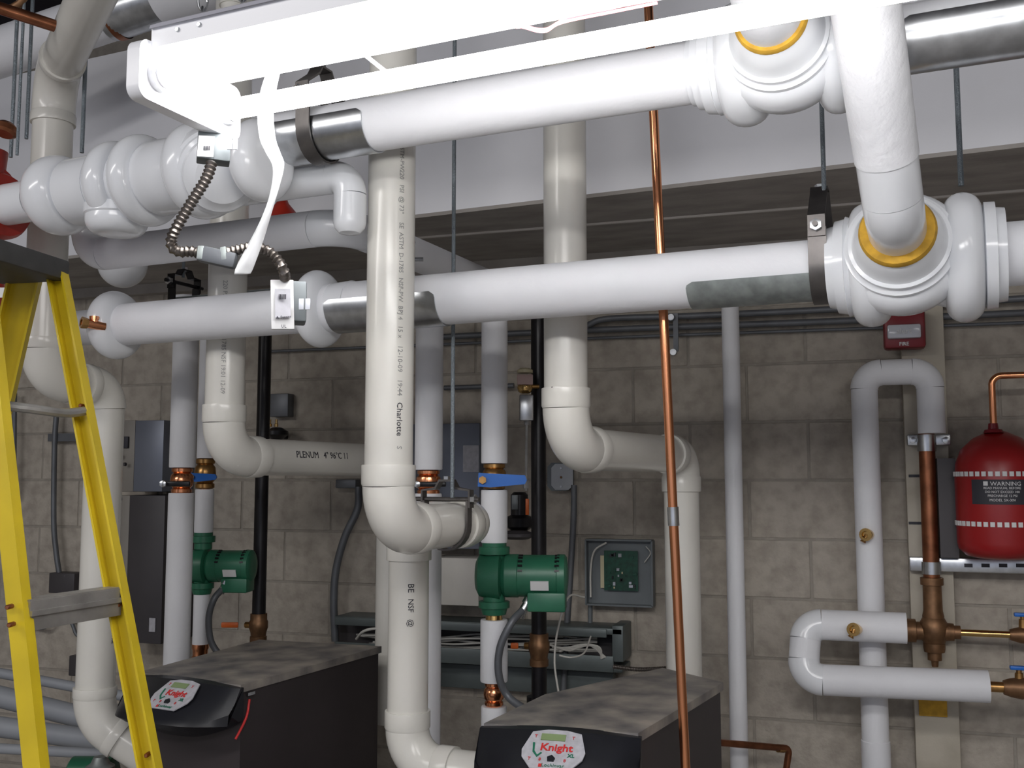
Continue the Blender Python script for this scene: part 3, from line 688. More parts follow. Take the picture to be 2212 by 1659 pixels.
# copper line in front
ck = thing('copper_pipe', 'tall bare copper pipe leaning down in front of the right boiler', 'pipe', P(1440, 800, 2.44))
k0, k1 = P(1398, -40, 2.50), P(1478, 1600, 2.36); kd = (k1 - k0).normalized()
kb = k0 + kd * ((0.0 - k0.z) / kd.z)
part('pipe', MB().sweep([k0 - kd * .5, kb], .0112, 24), 'copper', ck)
ts = (P(1452, 1118, 2.35) - k0).dot(kd)
part('clamp', MB().sweep([k0 + kd * (ts - .022), k0 + kd * (ts + .022)], .0135, 24), 'galv', ck)

# ================================================================== WALL EQUIPMENT
def wframe(px, py, off): return frame(PW(px, py, off), X, Z)
def wbox(px0, py0, px1, py1, off, th):
    a, b = PW(px0, (py0 + py1) / 2, off), PW(px1, (py0 + py1) / 2, off); c, d = PW((px0 + px1) / 2, py0, off), PW((px0 + px1) / 2, py1, off)
    m = Matrix.Translation(((a.x + b.x) / 2, YW - off + th / 2, (c.z + d.z) / 2)); return m, b.x - a.x, th, c.z - d.z
def wall_box(name, label, cat, b, off, th, m, bev=.004, group=None):
    mm_, sx, sy, sz = wbox(*b, off, th); t = thing(name, label, cat, mm_.translation)
    part('case', MB().box(mm_, sx, sy, sz, bev), m, t); return t
def wpoly(pts, off, d, m, nm, parent, **k): return part(nm, MB().prism([PW(x, y, off) for x, y in pts], Vector((0, -d, 0))), m, parent, smooth=0, **k)
# control tray with circuit board
ct_ = thing('control_tray', 'open grey control tray with green circuit board on the block wall', 'control panel', PW(1340, 1235))
mm_, sx, sy, sz = wbox(1270, 1166, 1412, 1306, .035, .005)
part('tray', MB().box(mm_, sx, sy, sz), 'panel_grey', ct_)
for dx, dz_, bx, bz in ((-sx / 2, 0, .006, sz), (sx / 2, 0, .006, sz), (0, sz / 2, sx, .006), (0, -sz / 2, sx, .006)):
    part('tray_edge', MB().box(Matrix.Translation(mm_.translation + Vector((dx, -.014, dz_))), bx, .05, bz), 'panel_grey', ct_)
bd_m, bx_, by_, bz_ = wbox(1305, 1190, 1378, 1276, .055, .004)
bd = part('circuit_board', MB().box(bd_m, bx_, by_, bz_), 'pcb', ct_)
for i in range(22):
    cx_, cz_ = random.uniform(-.42, .42) * bx_, random.uniform(-.44, .44) * bz_
    part('chip', MB().box(Matrix.Translation(bd_m.translation + Vector((cx_, -.005, cz_))), random.uniform(.004, .016), .008, random.uniform(.004, .014)), random.choice(['pcb', 'ink', 'galv', 'pcb', 'cream', 'black_iron']), bd)
for px in (1301, 1370):
    m4, a_, b_, c_ = wbox(px - 4, 1200, px + 4, 1270, .05, .01); part('terminal_strip', MB().box(m4, a_, b_, c_), 'cream', ct_)
flex('x', '', [PW(1276, 1290, .06), PW(1276, 1230, .06), PW(1284, 1190, .07), PW(1310, 1172, .06)], .0035, 'wire_white', parent=ct_).name = 'wire'
flex('x', '', [PW(1395, 1180, .06), PW(1405, 1195, .06), PW(1392, 1215, .06)], .002, 'wire_white', parent=ct_).name = 'wire'
cdn = thing('conduit', 'short galvanised conduit stub below the circuit board tray', 'conduit', PW(1275, 1335))
part('tube', MB().sweep([PW(1275, 1300, .03), PW(1275, 1352, .03)], .009, 14), 'panel_grey', cdn)
part('coupling', MB().lathe(PW(1275, 1362, .03), Z, [(0, .014), (.016, .014), (.018, .01), (.03, .012)], 14), 'galv', cdn)
# wireway
ww = thing('wireway', 'long grey open wireway full of white cables behind both boilers', 'wireway', PW(1040, 1400))
def bar(x0, y0, x1, y1, off, th, m, nm):
    m4, a_, b_, c_ = wbox(x0, y0, x1, y1, off, th); return part(nm, MB().box(m4, a_, b_, c_, .003), m, ww)
bar(722, 1345, 1344, 1358, .16, .15, 'wireway', 'top_panel')
bar(722, 1358, 1344, 1428, .012, .008, 'cabinet_dark', 'back_panel')
bar(722, 1425, 1344, 1436, .16, .15, 'wireway', 'bottom_panel')
bar(722, 1346, 1310, 1364, .165, .008, 'wireway', 'front_lip')
bar(722, 1402, 1325, 1436, .165, .008, 'wireway', 'front_lip')
bar(1322, 1352, 1346, 1430, .16, .15, 'wireway', 'end_box')
bar(722, 1436, 1325, 1488, .06, .05, 'wireway', 'lower_panel')
for i in range(9):
    y_ = 1372 + i * 4; x_ = 770 + i * 9
    pts = [PW(x_ + k * (1290 - x_) / 6, y_ + random.uniform(-9, 9), .06 + .012 * (i % 4)) for k in range(7)]
    part('cable', MB().sweep(spline(pts, 6), .004, 7), 'wire_white', ww)
for i in range(4):
    part('cable', MB().sweep(spline([PW(1185 + i * 8, 1392 + 5 * i, .17), PW(1230 + i * 8, 1405 - i * 4, .18), PW(1270 + i * 8, 1392 + 2 * i, .18), PW(1308 - 3 * i, 1420 + i, .17)], 6), .004, 7), 'wire_white', ww)
flex('cable', 'pair of thin white cables hanging in front of the wireway', [P(1262, 1290, 3.45), P(1228, 1290, 3.4), P(1205, 1360, 3.35), P(1198, 1430, 3.3), P(1207, 1500, 3.25)], .0035, 'wire_white', cat='cable')
flex('cable', 'thin white cable curling out of the wireway beside the tray conduit', [P(1276, 1375, 3.45), P(1262, 1410, 3.35), P(1235, 1420, 3.3), P(1208, 1416, 3.3)], .003, 'wire_white', cat='cable')
flex('cable', 'white cable arching over the wireway left of the front vent pipe', [P(770, 1380, 3.75), P(785, 1364, 3.7), P(812, 1358, 3.7), P(850, 1362, 3.7)], .005, 'wire_white', cat='cable')
flex('armoured_cable', 'ribbed armoured cable behind the right boiler lid', [P(1325, 1440, 3.5), P(1380, 1446, 3.45), P(1440, 1444, 3.4)], .007, 'armour', .0012, cat='cable')
# octagonal box and conduit
ob = thing('junction_box', 'pale grey octagonal junction box on the wall under the right vent elbow', 'electrical box', PW(1212, 1030))
octa = [(1190, 1009), (1199, 1000), (1230, 1000), (1240, 1010), (1240, 1050), (1230, 1060), (1199, 1060), (1190, 1050)]
wpoly(octa, 0, .05, 'panel_grey', 'box', ob)
wpoly([(1215 + (x - 1215) * .93, 1030 + (y - 1030) * .93) for x, y in octa], .05, .006, 'cover_grey', 'cover', ob)
for dy in (-20, 0, 20): part('screw', MB().lathe(PW(1212, 1031 + dy, .056), -Y, [(0, .005), (.003, .004)], 8), 'bronze' if dy == 0 else 'galv', ob)
c_a = PW(1238, 1050, .05); c_b = PW(1236, 1180, .05)
flex('conduit', 'grey vertical conduit running down from the octagonal box', [PW(1240, 1048, .05), PW(1239, 1120, .05), PW(1232, 1240, .05), PW(1222, 1400, .06), PW(1216, 1520, .08)], .012)
# actuator stack above
ac = thing('flow_switch', 'brass and grey flow switch with pink label next to the black gas pipe', 'sensor', P(1134, 850, 3.3))
Q = P(1134, 850, 3.35)
part('cap', MB().lathe(at(Q, 806), Z, [(0, .026), (.010, .026), (.016, .016), (.016, 0)], 20), 'cream', ac)
part('label_box', MB().box(frame(at(Q, 821), R, Z), .052, .034, .045, .003), 'pink_label', ac)
part('bowl', MB().lathe(at(Q, 850), Z, [(0, .014), (.006, .022), (.018, .026), (.026, .024)], 20), 'brass_bright', ac)
part('housing', MB().box(frame(P(1137, 881, 3.33), R, Z), .046, .085, .04, .004), 'galv', ac)
part('tube', MB().sweep([P(1138, 912, 3.34), P(1136, 1060, 3.33)], .0045, 10), 'galv', ac)
part('nipple', MB().sweep([P(1134, 835, 3.35), P(1164, 835, 3.36)], .007, 10), 'brass', ac)
part('nut', MB().lathe(P(1138, 918, 3.34), Z, [(0, .009), (.02, .009)], 6), 'galv', ac)
part('nut', MB().lathe(P(1136, 1055, 3.33), Z, [(0, .010), (.024, .010)], 6), 'galv', ac)
# dark trap with red lever behind right pump
dk = thing('gas_regulator', 'dark regulator with orange lever behind the middle riser', 'regulator', P(1125, 1130, 3.5))
part('body', MB().lathe(P(1122, 1150, 3.55), Z, [(0, .02), (.02, .05), (.05, .055), (.06, .03), (.13, .03), (.14, .02)], 24), 'black_iron', dk)
part('diaphragm', MB().lathe(P(1118, 1165, 3.5), Z, [(0, .035), (.01, .062), (.02, .062), (.03, .03)], 24), 'cabinet_dark', dk)
part('lever', MB().box(frame(P(1139, 1095, 3.46), R, Z), .012, .055, .008, .002), 'orange', dk)
part('bracket', MB().box(frame(P(1112, 1085, 3.5), R, Z), .022, .05, .01, .002), 'panel_grey', dk)
# blue-grey panel and white box behind front vent elbow
bx = wall_box('breaker_box', 'blue-grey electrical panel behind the clevis hanger', 'electrical box', (880, 915, 1036, 1185), .10, .10, 'panel_blue')
m4, a_, b_, c_ = wbox(1000, 962, 1034, 1020, .105, .003); part('paper_label', MB().box(m4, a_, b_, c_), 'paper', bx)
wall_box('wall_cover_box', 'plain off-white metal box low under the front vent elbow', 'electrical box', (930, 1205, 1034, 1308), .16, .15, 'pvc_dull')
wall_box('junction_box', 'small grey sensor box on the dark wall right of the left gas pipe', 'electrical box', (582, 850, 622, 900), .05, .05, 'conduit')
gg = thing('gas_regulator', 'little black regulator with brass fittings above the left vent elbow', 'regulator', PW(600, 935, .1))
part('bracket', MB().box(wframe(598, 940, .04), .06, .03, .08, .003), 'black_iron', gg)
part('body', MB().lathe(PW(598, 950, .09), Z, [(0, .02), (.02, .045), (.035, .045), (.05, .02)], 20), 'black_iron', gg)
for px in (583, 597): part('fitting', MB().lathe(PW(px, 922, .1), Z, [(0, .008), (.012, .008), (.014, .005), (.03, .005)], 8), 'brass_bright', gg)
cj = thing('junction_box', 'dark conduit box tucked under the left vent run', 'electrical box', PW(760, 1045, .05))
part('box', MB().box(wframe(752, 1045, .05) @ Matrix.Identity(4), .09, .035, .05, .005), 'conduit', cj)
flex('flexible_conduit', 'dark flexible conduit swinging down the wall to the wireway', [PW(775, 1052, .06), PW(772, 1100, .07), PW(745, 1160, .08), PW(726, 1230, .08), PW(721, 1300, .08), PW(724, 1385, .08)], .015)
# left cabinets
cab = thing('electrical_cabinet', 'tall beige electrical cabinet on the far wall behind the ladder', 'cabinet', PW(300, 1150))
m4, a_, b_, c_ = wbox(246, 1070, 275, 1395, .22, .21); part('side_panel', MB().box(m4, a_, b_, c_, .003), 'cabinet', cab)
m4, a_, b_, c_ = wbox(275, 1070, 352, 1390, .24, .23); part('door', MB().box(m4, a_, b_, c_, .003), 'cabinet_dark', cab)
m4, a_, b_, c_ = wbox(322, 1335, 335, 1365, .245, .004); part('sticker', MB().box(m4, a_, b_, c_), 'paper', cab)
cab2 = thing('electrical_cabinet', 'upper grey breaker box with black plug above the tall cabinet', 'cabinet', PW(300, 980))
m4, a_, b_, c_ = wbox(248, 908, 290, 1062, .20, .19); part('case', MB().box(m4, a_, b_, c_, .003), 'cabinet', cab2)
m4, a_, b_, c_ = wbox(290, 908, 352, 1062, .22, .21); part('door', MB().box(m4, a_, b_, c_, .003), 'panel_blue', cab2)
m4, a_, b_, c_ = wbox(258, 943, 276, 968, .21, .01); part('switch', MB().box(m4, a_, b_, c_, .002), 'ink', cab2)
for px, py, r_ in ((259, 985, .008), (271, 1003, .008), (259, 1078, .012)): part('knob', MB().lathe(PW(px, py, .22), -Y, [(0, r_), (.012, r_ * .8)], 12), 'cabinet_dark', cab2)
flex('conduit', 'thin grey conduit dropping into the dark box behind the ladder', [PW(122, 895, .05), PW(118, 960, .05), PW(116, 1120, .05), PW(121, 1190, .05), PW(128, 1240, .05)], .012)
flex('conduit', 'thin conduit on the far left wall beside the ladder rail', [PW(32, 850, .05), PW(31, 960, .05), PW(29, 1075, .05)], .010)
wall_box('junction_box', 'dark square box at the end of the thin conduit behind the ladder', 'electrical box', (105, 1238, 160, 1282), .08, .08, 'cabinet_dark')
wall_box('junction_box', 'small dark box above the pipe bundle behind the cream pipe', 'electrical box', (148, 1418, 205, 1462), .08, .08, 'cabinet_dark')
st = thing('wall_strut', 'short dark strut crossing the thin conduit at the far left', 'strut', PW(140, 945, .04))
part('bar', MB().box(wframe(140, 945, .03), .16, .035, .03), 'conduit', st)
flex('cable', 'dark cable drooping on the wall under the ladder step', [PW(60, 1350, .05), PW(95, 1356, .05), PW(115, 1335, .05), PW(150, 1340, .05), PW(165, 1370, .05), PW(180, 1378, .05)], .008, 'conduit', cat='cable')
# pipe bundle lower left
for lab, x0_, y0_, x1_, y1_, r_, d_ in (('topmost thin grey pipe of the low bundle behind the ladder', -60, 1443, 330, 1515, 22, 3.7), ('thick grey pipe second from top in the low bundle', -60, 1490, 380, 1600, 46, 3.6),
        ('thick grey pipe third from top in the low bundle', -60, 1562, 400, 1625, 44, 3.5), ('bottom thin grey pipe of the low bundle behind the ladder', -60, 1614, 420, 1638, 22, 3.4)):
    a, b = P(x0_, y0_, d_ + .1), P(x1_, y1_, d_); t = thing('grey_pipe', lab, 'pipe', (a + b) / 2)
    part('pipe', MB().sweep([a, b], r_ / 2 / FPX * d_, 24), 'grey_insul', t)
lp = thing('circulator_pump', 'green pump body barely visible at the bottom behind the ladder leg', 'pump', P(200, 1655, 3.3))
part('motor', MB().lathe(P(150, 1672, 3.3), R, [(0, .04), (.01, .055), (.14, .055), (.15, .04)], 28), 'green', lp)
part('flange', MB().lathe(P(215, 1690, 3.25), Z, [(0, .03), (.03, .045), (.05, .045), (.06, .03), (.08, .02)], 20), 'galv_dull', lp)
# wall conduits high at the right
def wall_conduit(label, pts, r, m='conduit'):
    t = thing('conduit', label, 'conduit', PW(*pts[len(pts) // 2])); part('tube', MB().sweep(spline([PW(*p) for p in pts], 6) if len(pts) > 2 else [PW(*p) for p in pts], r, 12), m, t)
wall_conduit('upper grey conduit crossing the wall just below the lower header', [(1255, 712, .04), (1275, 700, .04), (1320, 688, .04), (1500, 682, .04), (1800, 668, .04), (2300, 640, .04)], .012)
wall_conduit('second grey conduit crossing the wall below the lower header', [(900, 730, .03), (1300, 712, .03), (1800, 694, .03), (2300, 672, .03)], .012)
wall_conduit('lowest thin conduit crossing the dark wall band', [(560, 760, .02), (1300, 730, .02), (1800, 712, .02), (2300, 694, .02)], .006)
wall_conduit('horizontal strut conduit between the middle risers', [(960, 838, .03), (1110, 833, .03)], .01)
sk = thing('wall_bracket', 'small steel bracket with two round nuts beside the copper line', 'bracket', PW(1457, 720, .03))
part('plate', MB().box(wframe(1460, 718, .05), .018, .14, .012), 'conduit', sk)
part('nut', MB().lathe(PW(1450, 686, .06), -Y, [(0, .014), (.012, .012)], 12), 'galv', sk)
part('nut', MB().lathe(PW(1455, 761, .06), -Y, [(0, .014), (.012, .012)], 12), 'galv', sk)
# thin white pipe in front of wall
tp = thing('insulated_pipe', 'slim white insulated vertical pipe right of the copper line', 'pipe', P(1586, 1000, 3.45))
tb = P(1586, 1100, 3.5); part('pipe', MB().sweep(fillet([Vector((tb.x, YW, zrow(tb, 618))), at(tb, 618), Vector((tb.x, tb.y, .02))], .05)[0], rad(38, tb), 28), 'wrap', tp)
# copper bottom line
cl = thing('copper_pipe', 'short horizontal copper pipe with elbow near the bottom right of the boiler', 'pipe', PW(1620, 1608, .08))
cpth, _ = fillet([P(1540, 1603, 3.2), P(1705, 1617, 3.35), P(1690, 1720, 3.35)], .02)
part('pipe', MB().sweep(cpth, .011, 16), 'copper_old', cl)
e_ = P(1690, 1617, 3.34); part('coupling', MB().lathe(e_, (P(1705, 1617, 3.35) - P(1540, 1603, 3.2)), [(-.02, .0135), (.005, .0135)], 16), 'brass', cl)
# ================================================================== RIGHT SIDE PLANT
OFFR = .16
ul = thing('insulated_loop_pipe', 'inverted white U pipe on the right wall under the fire strobe', 'pipe', PW(1880, 1000, OFFR))
l0 = PW(1880, 1250, OFFR); lt = at(l0, 806); lr = PW(2008, 806, OFFR); lr.z = lt.z; lrb = at(lr, 936)
UR2 = rad(56, l0)
jacket_run(ul, [Vector((l0.x, l0.y, .02)), lt, lr, lrb], UR2, [.055, .055], 'wrap', 'wrap', 1.04)
part('joint', MB().lathe(at(l0, 1600), Z, [(-.5, UR2 * 1.06), (0, UR2 * 1.06), (.002, UR2)], 32), 'wrap', ul)
def hose(label, px, py, off):
    t = thing('hose_valve', label, 'valve', PW(px, py, off)); p = PW(px, py, off); d = (CAM - p).normalized() * .8 - R * .35
    d.normalize()
    part('body', MB().lathe(p, d, [(-.02, .013), (.0, .018), (.02, .021), (.028, .021), (.028, .012), (.02, .010)], 16), 'brass_bright', t)
    part('stem', MB().lathe(p + d * .015, -Z * .7 - R * .4, [(0, .007), (.02, .007), (.028, .010)], 10), 'brass', t)
hose('brass drain fitting on the upright of the white U pipe', 1876, 1155, OFFR + .045)
bl_ = PW(1850, 1353, .30)
lp2 = thing('insulated_loop_pipe', 'white C shaped insulated pipe at the lower right, open ends facing right', 'pipe', bl_)
o1 = PW(1958, 1357, .27); o2 = PW(1742, 1350, .27); o3 = PW(1737, 1467, .31); o4 = PW(2136, 1483, .31)
o2.z = o1.z; o3.x = o2.x - .015
jacket_run(lp2, [o1, o2, o3, o4], rad(64, o2), [.052, .056], 'wrap', 'jacket', 1.03)
hose('brass hose fitting on the upper arm of the C shaped pipe', 1850, 1360, .33)
# copper drop with mixing valve
cdp = thing('copper_pipe', 'brown copper drop pipe clamped in front of the painted board', 'pipe', PW(2009, 1100, .12))
cc = PW(2009, 1150, .12)
part('pipe', MB().sweep([at(cc, 930), at(cc, 1268)], rad(34, cc), 24), 'copper_old', cdp)
mv = thing('mixing_valve', 'bronze mixing valve body between the C shaped pipe and brass ball valve', 'valve', at(cc, 1360))
part('upper_body', MB().lathe(at(cc, 1345), Z, [(0, .030), (.02, .034), (.04, .030), (.12, .029), (.122, .036), (.145, .036), (.147, .028)], 24), 'bronze', mv)
part('body', MB().lathe(at(cc, 1385), Z, [(-.02, .025), (0, .036), (.03, .045), (.055, .045), (.075, .034)], 28), 'bronze', mv)
part('bonnet', MB().lathe(at(cc, 1440), Z, [(0, .010), (.02, .012), (.021, .022), (.045, .022), (.047, .032), (.06, .034), (.075, .034)], 20), 'bronze', mv)
ww0 = at(cc, 1364)
part('union', MB().lathe(ww0 - X * .085, X, [(0, .038), (.03, .038), (.032, .03), (.09, .03)], 20), 'bronze', mv)
part('union', MB().lathe(ww0 + X * .03, X, [(0, .03), (.03, .028), (.031, .022), (.05, .022)], 20), 'bronze', mv)
bv = thing('ball_valve', 'brass ball valve with blue cap right of the mixing valve', 'valve', PW(2170, 1370, .12))
z_ = ww0 + X * .07
part('pipe', MB().sweep([z_, z_ + X * .17], .011, 16), 'brass_bright', bv)
part('body', MB().lathe(z_ + X * .155, X, [(0, .017), (.03, .026), (.06, .028), (.08, .026), (.10, .02), (.3, .02)], 20), 'bronze', bv)
zz = z_ + X * .195
part('stem', MB().lathe(zz, Z, [(0, .014), (.05, .012), (.051, .008), (.06, .008)], 14), 'brass', bv)
part('cap', MB().box(frame(zz + Z * .064, X, Z), .05, .012, .02, .003), 'blue', bv)
bv2 = thing('ball_valve', 'brass ball valve with blue cap at the end of the C shaped pipe', 'valve', PW(2180, 1480, .2))
y_ = o4 + Vector((0, 0, .0))
part('pipe', MB().sweep([y_ - X * .01, y_ + X * .06], .016, 16), 'brass', bv2)
part('body', MB().lathe(y_ + X * .04, X, [(0, .021), (.02, .028), (.05, .033), (.08, .028), (.25, .022)], 20), 'bronze', bv2)
part('stem', MB().lathe(y_ + X * .085, Z, [(0, .014), (.045, .012), (.046, .008), (.055, .008)], 14), 'brass', bv2)
part('cap', MB().box(frame(y_ + X * .085 + Z * .06, X, Z), .05, .012, .02, .003), 'blue', bv2)
# strut rails with clamps
sr = thing('strut_rail', 'galvanised slotted strut rail below the red tank', 'strut', PW(2090, 1221, .09))
def rail(y0, y1, x0, x1, off, root, slots=()):
    m4, a_, b_, c_ = wbox(x0, y0, x1, y1, off, .04); part('rail', MB().box(m4, a_, b_, c_, .004), 'galv', root)
    for s_ in slots:
        m5, a_, b_, c_ = wbox(s_ - 9, (y0 + y1) / 2 - 5, s_ + 9, (y0 + y1) / 2 + 3, off + .001, .006); part('slot', MB().box(m5, a_, b_, c_), 'ink', root)
rail(1207, 1238, 1965, 2320, .10, sr, (2092, 2129, 2167, 2204))
part('clamp', MB().lathe(at(cc, 1240), Z, [(0, .030), (.04, .030)], 20), 'galv', sr)
sr2 = thing('strut_rail', 'short shiny strut clamp at the end of the white U pipe', 'strut', PW(2009, 955, .09))
rail(938, 962, 1960, 2054, .10, sr2)
part('clamp', MB().lathe(at(cc, 975), Z, [(0, .030), (.055, .030)], 20), 'galv', sr2)
for px in (1972, 2043): part('nut', MB().lathe(PW(px, 951, .10), -Y, [(0, .012), (.012, .012), (.014, .006)], 6), 'galv', sr2)
for yy in (1028, 1130):
    m4, a_, b_, c_ = wbox(1963, yy - 3, 2000, yy + 3, .058, .004); part('mark', MB().box(m4, a_, b_, c_), 'ink', sr2)
m4, a_, b_, c_ = wbox(1985, 1505, 2046, 1548, .065, .01)
ys = thing('yellow_tag', 'dull yellow patch stuck on the painted board under the C pipe', 'tag', m4.translation); part('sheet', MB().box(m4, a_, b_, c_, .002), 'foam_yellow', ys)
# red expansion tank
tk_c = PW(2160, 1100, .17)
tk = thing('expansion_tank', 'red expansion tank with black label at the right picture edge', 'tank', tk_c)
tb_, tt_ = at(tk_c, 1206), at(tk_c, 930); TL = (tt_ - tb_).length; TR = rad(176, tk_c)
part('shell', MB().lathe(tb_, Z, [(0, TR * .55), (.008, TR * .8), (.03, TR * .97), (.05, TR), (TL * .62, TR), (TL * .74, TR * .97), (TL * .85, TR * .84), (TL * .94, TR * .55), (TL * .99, TR * .22), (TL + .004, 0)], 56), 'red_tank', tk)
part('fitting', MB().lathe(P(2146, 935, depth(tk_c)), Z, [(0, .03), (.01, .026), (.012, .016), (.03, .014)], 16), 'red_dark', tk)
part('mounting_plate', MB().box(wbox(2028, 990, 2068, 1205, .13, .1)[0], *[wbox(2028, 990, 2068, 1205, .13, .1)[i] for i in (1, 2, 3)]), 'cabinet_dark', tk)
ef = (CAM - tk_c); ef.z = 0; ef.normalize(); lt_ = -Z.cross(ef).normalized()
def tank_band(y, h, name='strap'):
    mb = MB(); c = at(tk_c, y)
    for k in range(15):
        a = math.radians(-62 + 8.6 * k - 25)
        dr = ef * math.cos(a) - lt_ * math.sin(a)
        mb.box(frame(c + dr * (TR + .002), Z.cross(dr), Z), .013, h, .003)
    part(name, mb, 'label', tk)
tank_band(1024, .015); tank_band(1130, .015)
def curved_plate(y0, y1, a0_, a1_, r, m, nm):
    c0, c1 = at(tk_c, y0), at(tk_c, y1); vs = []; fs = []
    for i in range(13):
        a = math.radians(a0_ + (a1_ - a0_) * i / 12); dr = ef * math.cos(a) - lt_ * math.sin(a); vs += [c0 + dr * r, c1 + dr * r]
    for i in range(12): fs.append((2 * i, 2 * i + 1, 2 * i + 3, 2 * i + 2))
    return part(nm, MB().add(vs, fs), m, tk)
curved_plate(1036, 1088, -36, 44, TR + .0015, 'ink', 'label_plate')
for i, (y, b_, s_) in enumerate(((1045, '■ WARNING', .018), (1054, 'READ MANUAL BEFORE', .010), (1062, 'DO NOT EXCEED 100', .010), (1070, 'PRECHARGE 12 PSI', .010), (1079, 'MODEL SX-30V', .011))):
    c = at(tk_c, y); a = math.radians(4)
    part('lettering', MB().text(b_, s_, bend=(c, Z, ef, -lt_, TR + .002)) if 0 else MB().add(*(lambda mb: ([c + (ef * math.cos(a + (v.x) / TR) - lt_ * math.sin(a + (v.x) / TR)) * (TR + .0022 + v.z) + Z * v.y for v in mb.v], mb.f))(MB().text(b_, s_, Matrix.Identity(4)))), 'label', tk, smooth=0)
cpx = thing('copper_pipe', 'copper tube bending right above the red tank', 'pipe', PW(2150, 860, .17))
w0 = P(2147, 935, depth(tk_c)); w1 = at(w0, 812); w2 = w1 + X * .8
part('pipe', MB().sweep(fillet([w0, w1, w2], .03)[0], .0105, 16), 'copper', cpx)
# fire strobe
fm, fa, fb_, fc = wbox(1909, 668, 2000, 752, .13, .07)
fs_ = thing('fire_strobe', 'red wall fire alarm strobe below the lower right tee', 'alarm', fm.translation)
part('housing', MB().box(fm, fa, fb_, fc, .012), 'red_dark', fs_)
lm, la, lb_, lc = wbox(1917, 700, 1990, 730, .15, .03); part('lens', MB().box(lm, la, lb_, lc, .006), 'lens', fs_)
part('lettering', MB().text('alert', .026, Matrix.Translation(PW(1953, 715, .153)) @ Matrix.Rotation(PI / 2, 4, 'X')), 'label', fs_, smooth=0)
part('lettering', MB().text('FIRE', .017, Matrix.Translation(PW(1953, 743, .133)) @ Matrix.Rotation(PI / 2, 4, 'X'), bold=.0003), 'label', fs_, smooth=0)

# ================================================================== LIGHT FIXTURE
T_B = P(490, 238, 1.66); T_A = T_B - N * .15
fx = thing('fluorescent_fixture', 'two-tube fluorescent strip light hanging at the top on chains', 'light fixture', T_B)
LT = 1.20
for T in (T_A, T_B):
    tb2 = part('tube', MB().lathe(T, H, [(.012, .015), (.015, .0165), (LT, .0165)], 24), 'tube', fx)
    part('socket', MB().lathe(T - H * .004, H, [(0, .023), (.010, .023), (.011, .018), (.014, .018)], 24), 'fixture', fx)
    part('socket', MB().lathe(T + H * (LT + .002), H, [(0, .019), (.01, .019)], 24), 'fixture', fx)
mid = (T_A + T_B) / 2
def endplate(o):
    poly = []; hw, hh, r = .115, .045, .018
    for cx_, cz_, a0_ in ((hw - r, hh - r, 0), (-hw + r, hh - r, 90), (-hw + r, -hh + r, 180), (hw - r, -hh + r, 270)):
        for k in range(6): a = math.radians(a0_ + 18 * k); poly.append(o + N * (cx_ + r * math.cos(a)) + Z * (cz_ + r * math.sin(a)))
    return MB().prism(poly, -H * .024)
part('end_plate', endplate(mid - H * .004 + Z * .004), 'fixture', fx)
part('end_plate', endplate(mid + H * (LT + .04) + Z * .004), 'fixture', fx)
# housing channel: bottom pan between the tubes and a raised body
def chan(pts, m, nm): # cross-section (n, z) extruded along H
    o = mid; part(nm, MB().prism([o + N * a + Z * b for a, b in pts], H * (LT + .01)), m, fx, smooth=0)
chan([(-.085, .046), (.078, .046), (.078, .074), (-.085, .074)], 'fixture', 'ballast_channel')
chan([(-.097, .036), (-.085, .036), (-.085, .070), (-.097, .066)], 'fixture', 'side_flange')
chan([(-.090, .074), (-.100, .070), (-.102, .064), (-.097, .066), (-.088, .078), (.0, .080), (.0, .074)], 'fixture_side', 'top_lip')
for dx in (.05, .09): part('screw', MB().lathe(mid + H * dx - N * .097 + Z * .055, -N, [(0, .004), (.003, .003)], 8), 'galv', fx)
part('wire', MB().sweep(spline([P(1128, 58, 1.42), P(1175, 68, 1.42), P(1215, 48, 1.42), P(1330, 24, 1.40), P(1420, 6, 1.38)]), .0022, 8), 'wire_pink', fx)
part('wire', MB().sweep(spline([P(1120, 52, 1.42), P(1175, 63, 1.42), P(1225, 40, 1.42), P(1330, 18, 1.40)]), .0018, 8), 'wire_pink', fx)
part('wire_nut', MB().lathe(P(1121, 54, 1.42), R, [(-.004, .005), (.008, .004)], 10), 'wire_pink', fx)
part('wire', MB().sweep(spline([P(860, 82, 1.5), P(905, 70, 1.5), P(945, 58, 1.5), P(985, 48, 1.5)]), .0015, 8), 'wire_orange', fx)
# crossbar spanning the tubes
part('crossbar', MB().sweep([T_B + H * .30 + Z * .0145, T_B + H * .285 + Z * .03 - N * .05], .003, 8), 'fixture', fx)
def chain(px, label, k=0):
    base = along(mid + Z * .076 - N * .03, H, px); t = thing('hanging_chain', label, 'chain', base)
    n = 14
    for i in range(n):
        c = base + Z * (.010 + i * .022); a = PI / 2 * (i % 2) + .5
        u_ = Vector((math.cos(a), math.sin(a), 0)); pts = []
        for q in range(13):
            th = 2 * PI * q / 12; pts.append(c + u_ * .007 * math.cos(th) + Z * .0145 * math.sin(th))
        part('link', MB().sweep(pts, .0018, 6), 'galv', t)
chain(436, 'left hanging chain on top of the light fixture'); chain(522, 'second hanging chain further along the light fixture')
